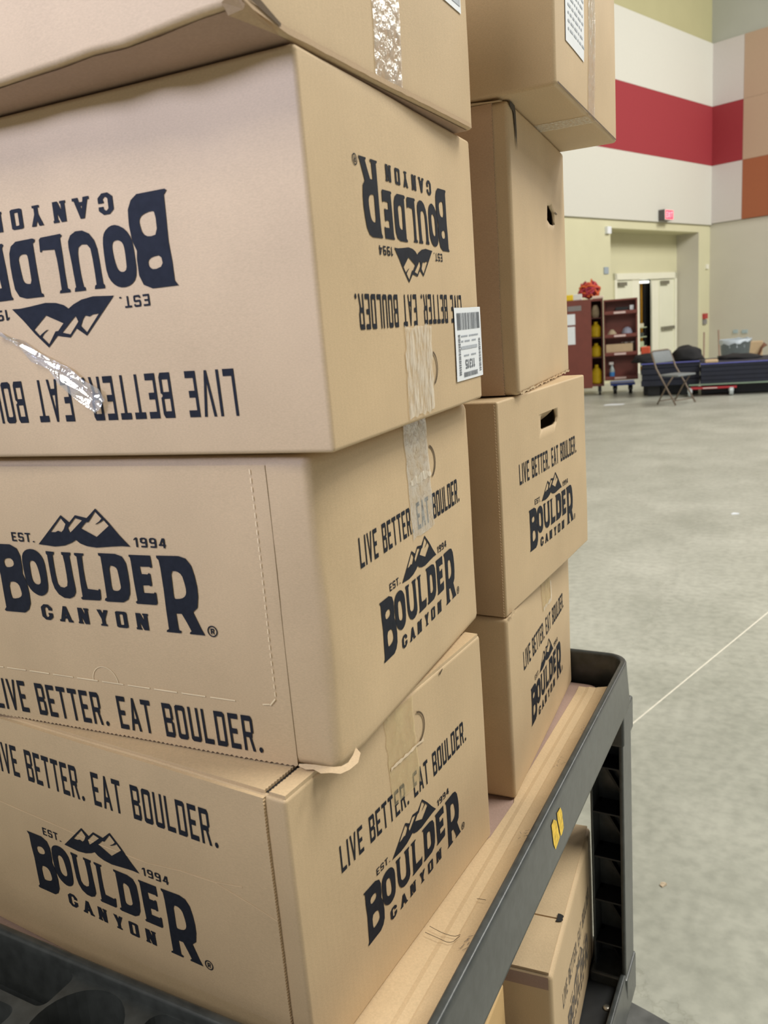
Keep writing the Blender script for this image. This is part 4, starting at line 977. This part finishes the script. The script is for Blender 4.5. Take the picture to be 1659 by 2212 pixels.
# stage decks on dollies --------------------------------------------------------------
NAVY = plain('deck_navy', (.009, .012, .028), .6, var=.2, scale=6)
PURP = plain('deck_edge_blue', (.12, .13, .45), .35)
GRN = plain('deck_edge_green', (.22, .30, .22), .45)
REDP = plain('dolly_red', (.45, .03, .04), .5)
sv = View(1500, 857, turn=0.0)
def q5(zx, zy, off=0.0): return sv(1200+zx/Z4, 560+zy/Z4, off)
def spart(name, parts, mat, parent, bevel=.006):
    bm = bmesh.new()
    for a0, a1, d0, d1, z0, z1 in parts: box(bm, (a0, d0, z0), (a1, d1, z1), bevel)
    return obj(name, bm, mat, parent)
stg = empty('stage_deck_stack', sv.o, sv.rz); tag(stg, 'long stack of dark navy stage decks with blue edge behind folding chair', 'stage deck')
sx0 = q5(1130, 900)[0]; sx1 = 2.6; zt2 = q5(1500, 792)[1]; zb2 = q5(1500, 965)[1]; nd = 5; hh = (zt2-zb2)/nd
for k in range(nd):
    spart('deck_panel', [(sx0+.01*(k % 2), sx1, .008*(k % 2), 1.25, zb2+hh*k, zb2+hh*(k+1)-.003)], NAVY, stg)
spart('underdeck_shade_base', [(sx0+.02, sx1, .25, 1.2, .01, zb2-.004)], PLASTIC_D, stg)  # dark dolly base, added to fill in the shade beneath the decks
spart('top_edge', [(sx0, sx1, -.012, 0, zt2-.022, zt2-.004)], PURP, stg, .002)
spart('lower_edge', [(q5(1040, 955)[0], sx1, -.03, 0, zb2-.005, zb2+.018)], GRN, stg, .002)
dol = empty('red_dolly', sv.o, sv.rz); tag(dol, 'red steel dolly with white label and casters beneath stage decks', 'dolly')
u0, za = q5(1055, 1018); u1, zb = q5(1415, 985)
spart('dolly_frame', [(u0, u1, -.04, .18, za, zb)], REDP, dol)
u2, _ = q5(1150, 1000); u3, _ = q5(1262, 1000); spart('white_label', [(u2, u3, -.046, -.038, za+.01, zb-.01)], plain('label_white', (.75, .66, .64), .5), dol, .001)
for zx in (1050, 1372):
    bm = bmesh.new(); M = Matrix.Translation((q5(zx, 1040)[0], .0, .075)) @ Matrix.Rotation(math.pi/2, 4, 'Y')
    lathe(bm, [(.02, -.03), (.068, -.03), (.075, -.02), (.075, .02), (.068, .03), (.02, .03)], 18, M); box(bm, (q5(zx, 1040)[0]-.04, .0, .07), (q5(zx, 1040)[0]+.04, .08, za+.01), .004)
    obj('caster', bm, plain('caster_silver', (.55, .60, .62), .4, .3), dol)
lft = empty('stage_deck_stack', sv.o, sv.rz); tag(lft, 'shorter stack of black stage decks with blue edge beside red-brown cabinet', 'stage deck')
lx0, lx1 = q5(660, 900)[0], q5(1127, 900)[0]; zt3 = q5(800, 815)[1]; zb3 = q5(800, 1000)[1]
for k in range(4):
    h3 = (zt3-zb3)/4; spart('deck_panel', [(lx0+.012*(k % 2), lx1, .25+.02*(k % 2), 1.3, zb3+h3*k, zb3+h3*(k+1)-.006)], NAVY, lft)
spart('top_edge', [(lx0, lx1, .24, .25, zt3-.022, zt3-.004)], PURP, lft, .002)
spart('underdeck_shade_base', [(lx0+.02, lx1-.02, .55, 1.2, .01, zb3-.004)], PLASTIC_D, lft)  # added black base darkens the shaded space under the shorter stack
for fx0 in (lx0+.1, lx1-.3): spart('support_foot', [(fx0, fx0+.2, .4, 1.1, 0, zb3)], PLASTIC_D, lft)
bd = empty('blue_dolly', cv.o, cv.rz); tag(bd, 'blue dolly with black casters on floor below the cabinet door', 'dolly')
u0, za = q4(430, 990); u1, zb = q4(622, 962)
spart('dolly_frame', [(u0, u1, .0, .6, za, zb)], plain('dolly_blue', (.02, .06, .36), .5), bd)
for ux in (u0+.08, u1-.08):
    bm = bmesh.new(); lathe(bm, [(.02, -.03), (.07, -.03), (.07, .03), (.02, .03)], 16, Matrix.Translation((ux, .10, .07)) @ Matrix.Rotation(math.pi/2, 4, 'Y')); box(bm, (ux-.04, .07, .07), (ux+.04, .13, za+.01), .004); obj('caster', bm, PLASTIC_D, bd)
def mound(V, x, d, z, rx, ry, rz_, mat, name, label, cat, group=None, seed=0):
    bm = bmesh.new(); bmesh.ops.create_icosphere(bm, subdivisions=3, radius=1)
    for v in bm.verts:
        k = 1+.28*noise.noise(v.co*2.2+Vector((seed, 0, 0)))
        v.co = Vector((x+v.co.x*rx*k, d+v.co.y*ry*k, z+max(0, v.co.z+.15)*rz_*k))
    r = obj(name, bm, mat, smooth=True); r.location = V.o; r.rotation_euler = (0, 0, V.rz); return tag(r, label, cat, group)
BLK = plain('black_fabric', (.010, .010, .012), .85)
mound(sv, q5(1020, 800)[0], .65, zt3+.001, .27, .24, .19, BLK, 'duffel_bag', 'black duffel bag lying on shorter deck stack behind the chair', 'bag', seed=2)
mound(sv, q5(700, 815)[0], .60, zt3+.001, .25, .25, .12, BLK, 'black_drape', 'black folded drape on deck stack beside red-brown cabinet', 'fabric', seed=5)
mound(sv, q5(1180, 800)[0]+.50, .75, zt2+.001, .36, .25, .07, BLK, 'black_drape', 'low black drape next to tan scrap on long deck stack', 'fabric', seed=9)
mound(sv, q5(1640, 790)[0]+.55, .65, zt2+.001, .30, .25, .08, BLK, 'black_drape', 'low black drape on long deck stack in front of grey bin', 'fabric', seed=7)
u0, za = q5(640, 790); u1, zb = q5(712, 748)
world_box(sv, [(u0, u1, .98, 1.18, zt3+.001, zt3+.24)], plain('orange_red', (.70, .10, .04), .6), 'orange_case', 'orange-red case on deck stack in front of doorway', 'case')
u0, za = q5(1168, 822); u1, zb = q5(1270, 800)
world_box(sv, [(u0, u1, -.02, .30, zt2+.001, zt2+.04)], KRAFT, 'cardboard_scrap', 'flat tan cardboard scrap on edge of long deck stack', 'cardboard')

# folding chair --------------------------------------------------------------------------
CH = plain('chair_brown_metal', (.19, .145, .11), .45, .2)
CP = plain('chair_grey_pad', (.20, .22, .23), .6)
ca = on_floor(1417, 875); cb_ = on_floor(1459, 877); cc = on_floor(1506, 870)
cen = (ca+cc)/2; fdir = Vector((math.cos(math.radians(-33)), math.sin(math.radians(-33)), 0))
ch = empty('folding_chair', (cen.x, cen.y, 0), math.atan2(fdir.y, fdir.x)-math.pi/2); tag(ch, 'brown metal folding chair with grey pads standing before stage decks', 'chair')
for sx_ in (-.225, .225):
    bm = bmesh.new(); tube(bm, [(sx_*.95, -.30, .80), (sx_*.98, -.20, .56), (sx_, -.02, .30), (sx_*1.0, .17, .012)], .0125, 8); obj('front_leg', bm, CH, ch, smooth=True)
    bm = bmesh.new(); tube(bm, [(sx_*.88, .10, .44), (sx_*.88, -.05, .25), (sx_*.88, -.20, .012)], .0115, 8); obj('rear_leg', bm, CH, ch, smooth=True)
bm = bmesh.new(); tube(bm, [(-.21, -.30, .80), (-.16, -.305, .825), (.16, -.305, .825), (.21, -.30, .80)], .0125, 8); obj('top_rail', bm, CH, ch, smooth=True)
bm = bmesh.new(); box(bm, (-.205, -.012, -.095), (.205, .012, .095), .010, 2, Matrix.Translation((0, -.268, .725)) @ Matrix.Rotation(.39, 4, 'X')); obj('backrest', bm, CP, ch, smooth=True)
bm = bmesh.new(); box(bm, (-.20, -.18, .435), (.20, .20, .465), .012); obj('seat', bm, CP, ch)
for y, z in ((.13, .075), (-.17, .06)):
    bm = bmesh.new(); tube(bm, [(-.215, y, z), (.215, y, z)], .009, 8); obj('stretcher', bm, CH, ch, smooth=True)

# grey bin, poles and box by the side wall -------------------------------------------------
d_ = ray(1588, 760); d_.z = 0; d_.normalize(); bp_ = Vector((CAM.x, CAM.y, 0))+d_*17.4
binr = empty('waste_bin', bp_); tag(binr, 'round grey plastic waste bin with white liner by side wall', 'bin')
bm = bmesh.new(); lathe(bm, [(.21, 0), (.275, .70), (.29, .70), (.29, .75), (.265, .75), (.255, .70), (.2, .03)], 28, cap=False); bm.faces.new([v for v in bm.verts][:28][::-1]); obj('bin_body', bm, plain('bin_grey', (.26, .31, .35), .55), binr, smooth=True)
bm = bmesh.new(); rings = []
for j, (r_, z_) in enumerate(((.262, .60), (.272, .755), (.294, .760), (.297, .715))):
    rings.append([bm.verts.new(((r_+.006*math.sin(k*2.3))*math.cos(k*math.pi/18), (r_+.006*math.sin(k*2.3))*math.sin(k*math.pi/18), z_+(.05*math.sin(k*math.pi/18+.6)+.02*math.sin(k*1.7) if j == 3 else 0))) for k in range(36)])
for A, B in zip(rings, rings[1:]):
    for k in range(36): bm.faces.new((A[k], A[(k+1) % 36], B[(k+1) % 36], B[k]))
obj('bin_liner', bm, plain('liner_white', (.50, .57, .63), .35), binr, smooth=True)
for (pa, pb, lb) in (((1520, 790), (1521, 718), 'slim brown pole leaning between door recess and hall corner'), ((1555, 790), (1552, 713), 'slim brown pole leaning on side wall between corner and grey bin')):
    dA = ray(*pa); dA.z = 0; dA.normalize(); base = Vector((CAM.x, CAM.y, 0))+dA*(19.8)
    dB = ray(*pb); k = math.hypot(dB.x, dB.y); top = CAM+dB/k*20.3
    bm = bmesh.new(); tube(bm, [base, top], .018, 8); tag(obj('leaning_pole', bm, plain('pole_brown', (.30, .20, .15), .6)), lb, 'pole', 'leaning poles')
bv = View(1630, 852, back=4.6)
u0, za = bv(1612, 785); u1, zb = bv(1648, 737)
world_box(bv, [(u0, u1, .0, .4, 0, zb)], KRAFT, 'cardboard_box', 'tan cardboard box standing beside the grey bin', 'box')
u0, za = bv(1636, 772, -.12); u1, zb = bv(1654, 742, -.12)
bm = bmesh.new(); tube(bm, [(u0, -.12, zb-.28), ((u0+u1)/2, -.12, zb-.08), (u1, -.12, zb)], [.03, .025, .05], 8)
r = obj('hand_tool', bm, plain('brown_grip', (.20, .09, .05), .6), smooth=True); r.location = bv.o; r.rotation_euler = (0, 0, bv.rz); tag(r, 'small brown handled tool leaning against tan box by bin', 'tool')
for t0, t1, lb in ((1584, 1594, 'pale blue plate over grey bin, nearer the hall corner'), (1603, 1615, 'pale blue plate over grey bin, farther from hall corner')):
    a_, z_a = wr(t0, 720); b_, z_b = wr(t1, 712)
    thing_box('wall_plate', side_frame, [(a_, b_, 0, .02, z_a, z_b)], plain('plate_blue', (.42, .52, .56), .5), lb, 'plate', 'pale blue wall plates')

# bits on the floor ------------------------------------------------------------------------
for (px, py, L, wd, a, lb) in ((1588, 1110, .03, .016, .4, 'white paper scrap on open concrete floor near joint line'), (1327, 874, .17, .08, .1, 'white paper scrap on floor in front of red-brown cabinet'), (1432, 1912, .010, .006, 1.0, 'tiny pale crumb on concrete floor beside the cart')):
    c = on_floor(px, py); bm = bmesh.new()
    pts = [(-L, -wd), (L*.8, -wd*1.1), (L, wd*.7), (-L*.2, wd), (-L*.9, wd*.6)]
    lo = [bm.verts.new((x*math.cos(a)-y*math.sin(a), x*math.sin(a)+y*math.cos(a), .001)) for x, y in pts]
    hi = [bm.verts.new((v.co.x*.9, v.co.y*.9, .003+.004*(i % 2))) for i, v in enumerate(lo)]
    bm.faces.new(lo[::-1]); bm.faces.new(hi)
    for i in range(5): bm.faces.new((lo[i], lo[(i+1) % 5], hi[(i+1) % 5], hi[i]))
    o = obj('paper_scrap', bm, PAPER if L > .01 else TORN); o.location = c; tag(o, lb, 'scrap', 'scraps on the floor')
# steel cover plate let into the floor beside the cart
fp = [on_floor(px, py) for px, py in ((1350, 2162), (1402, 2190), (1480, 2235), (1460, 2330), (1352, 2215))]
bm = bmesh.new(); lo = [bm.verts.new((p.x, p.y, .0)) for p in fp]; hi = [bm.verts.new((p.x, p.y, .006)) for p in fp]
bm.faces.new(hi); bm.faces.new(lo[::-1])
for i in range(len(fp)): bm.faces.new((lo[i], lo[(i+1) % len(fp)], hi[(i+1) % len(fp)], hi[i]))
tag(obj('floor_plate', bm, plain('dull_plate', (.16, .165, .165), .4, .4, var=.3, scale=20)), 'dark grey metal plate on floor beside the cart wheel', 'plate')
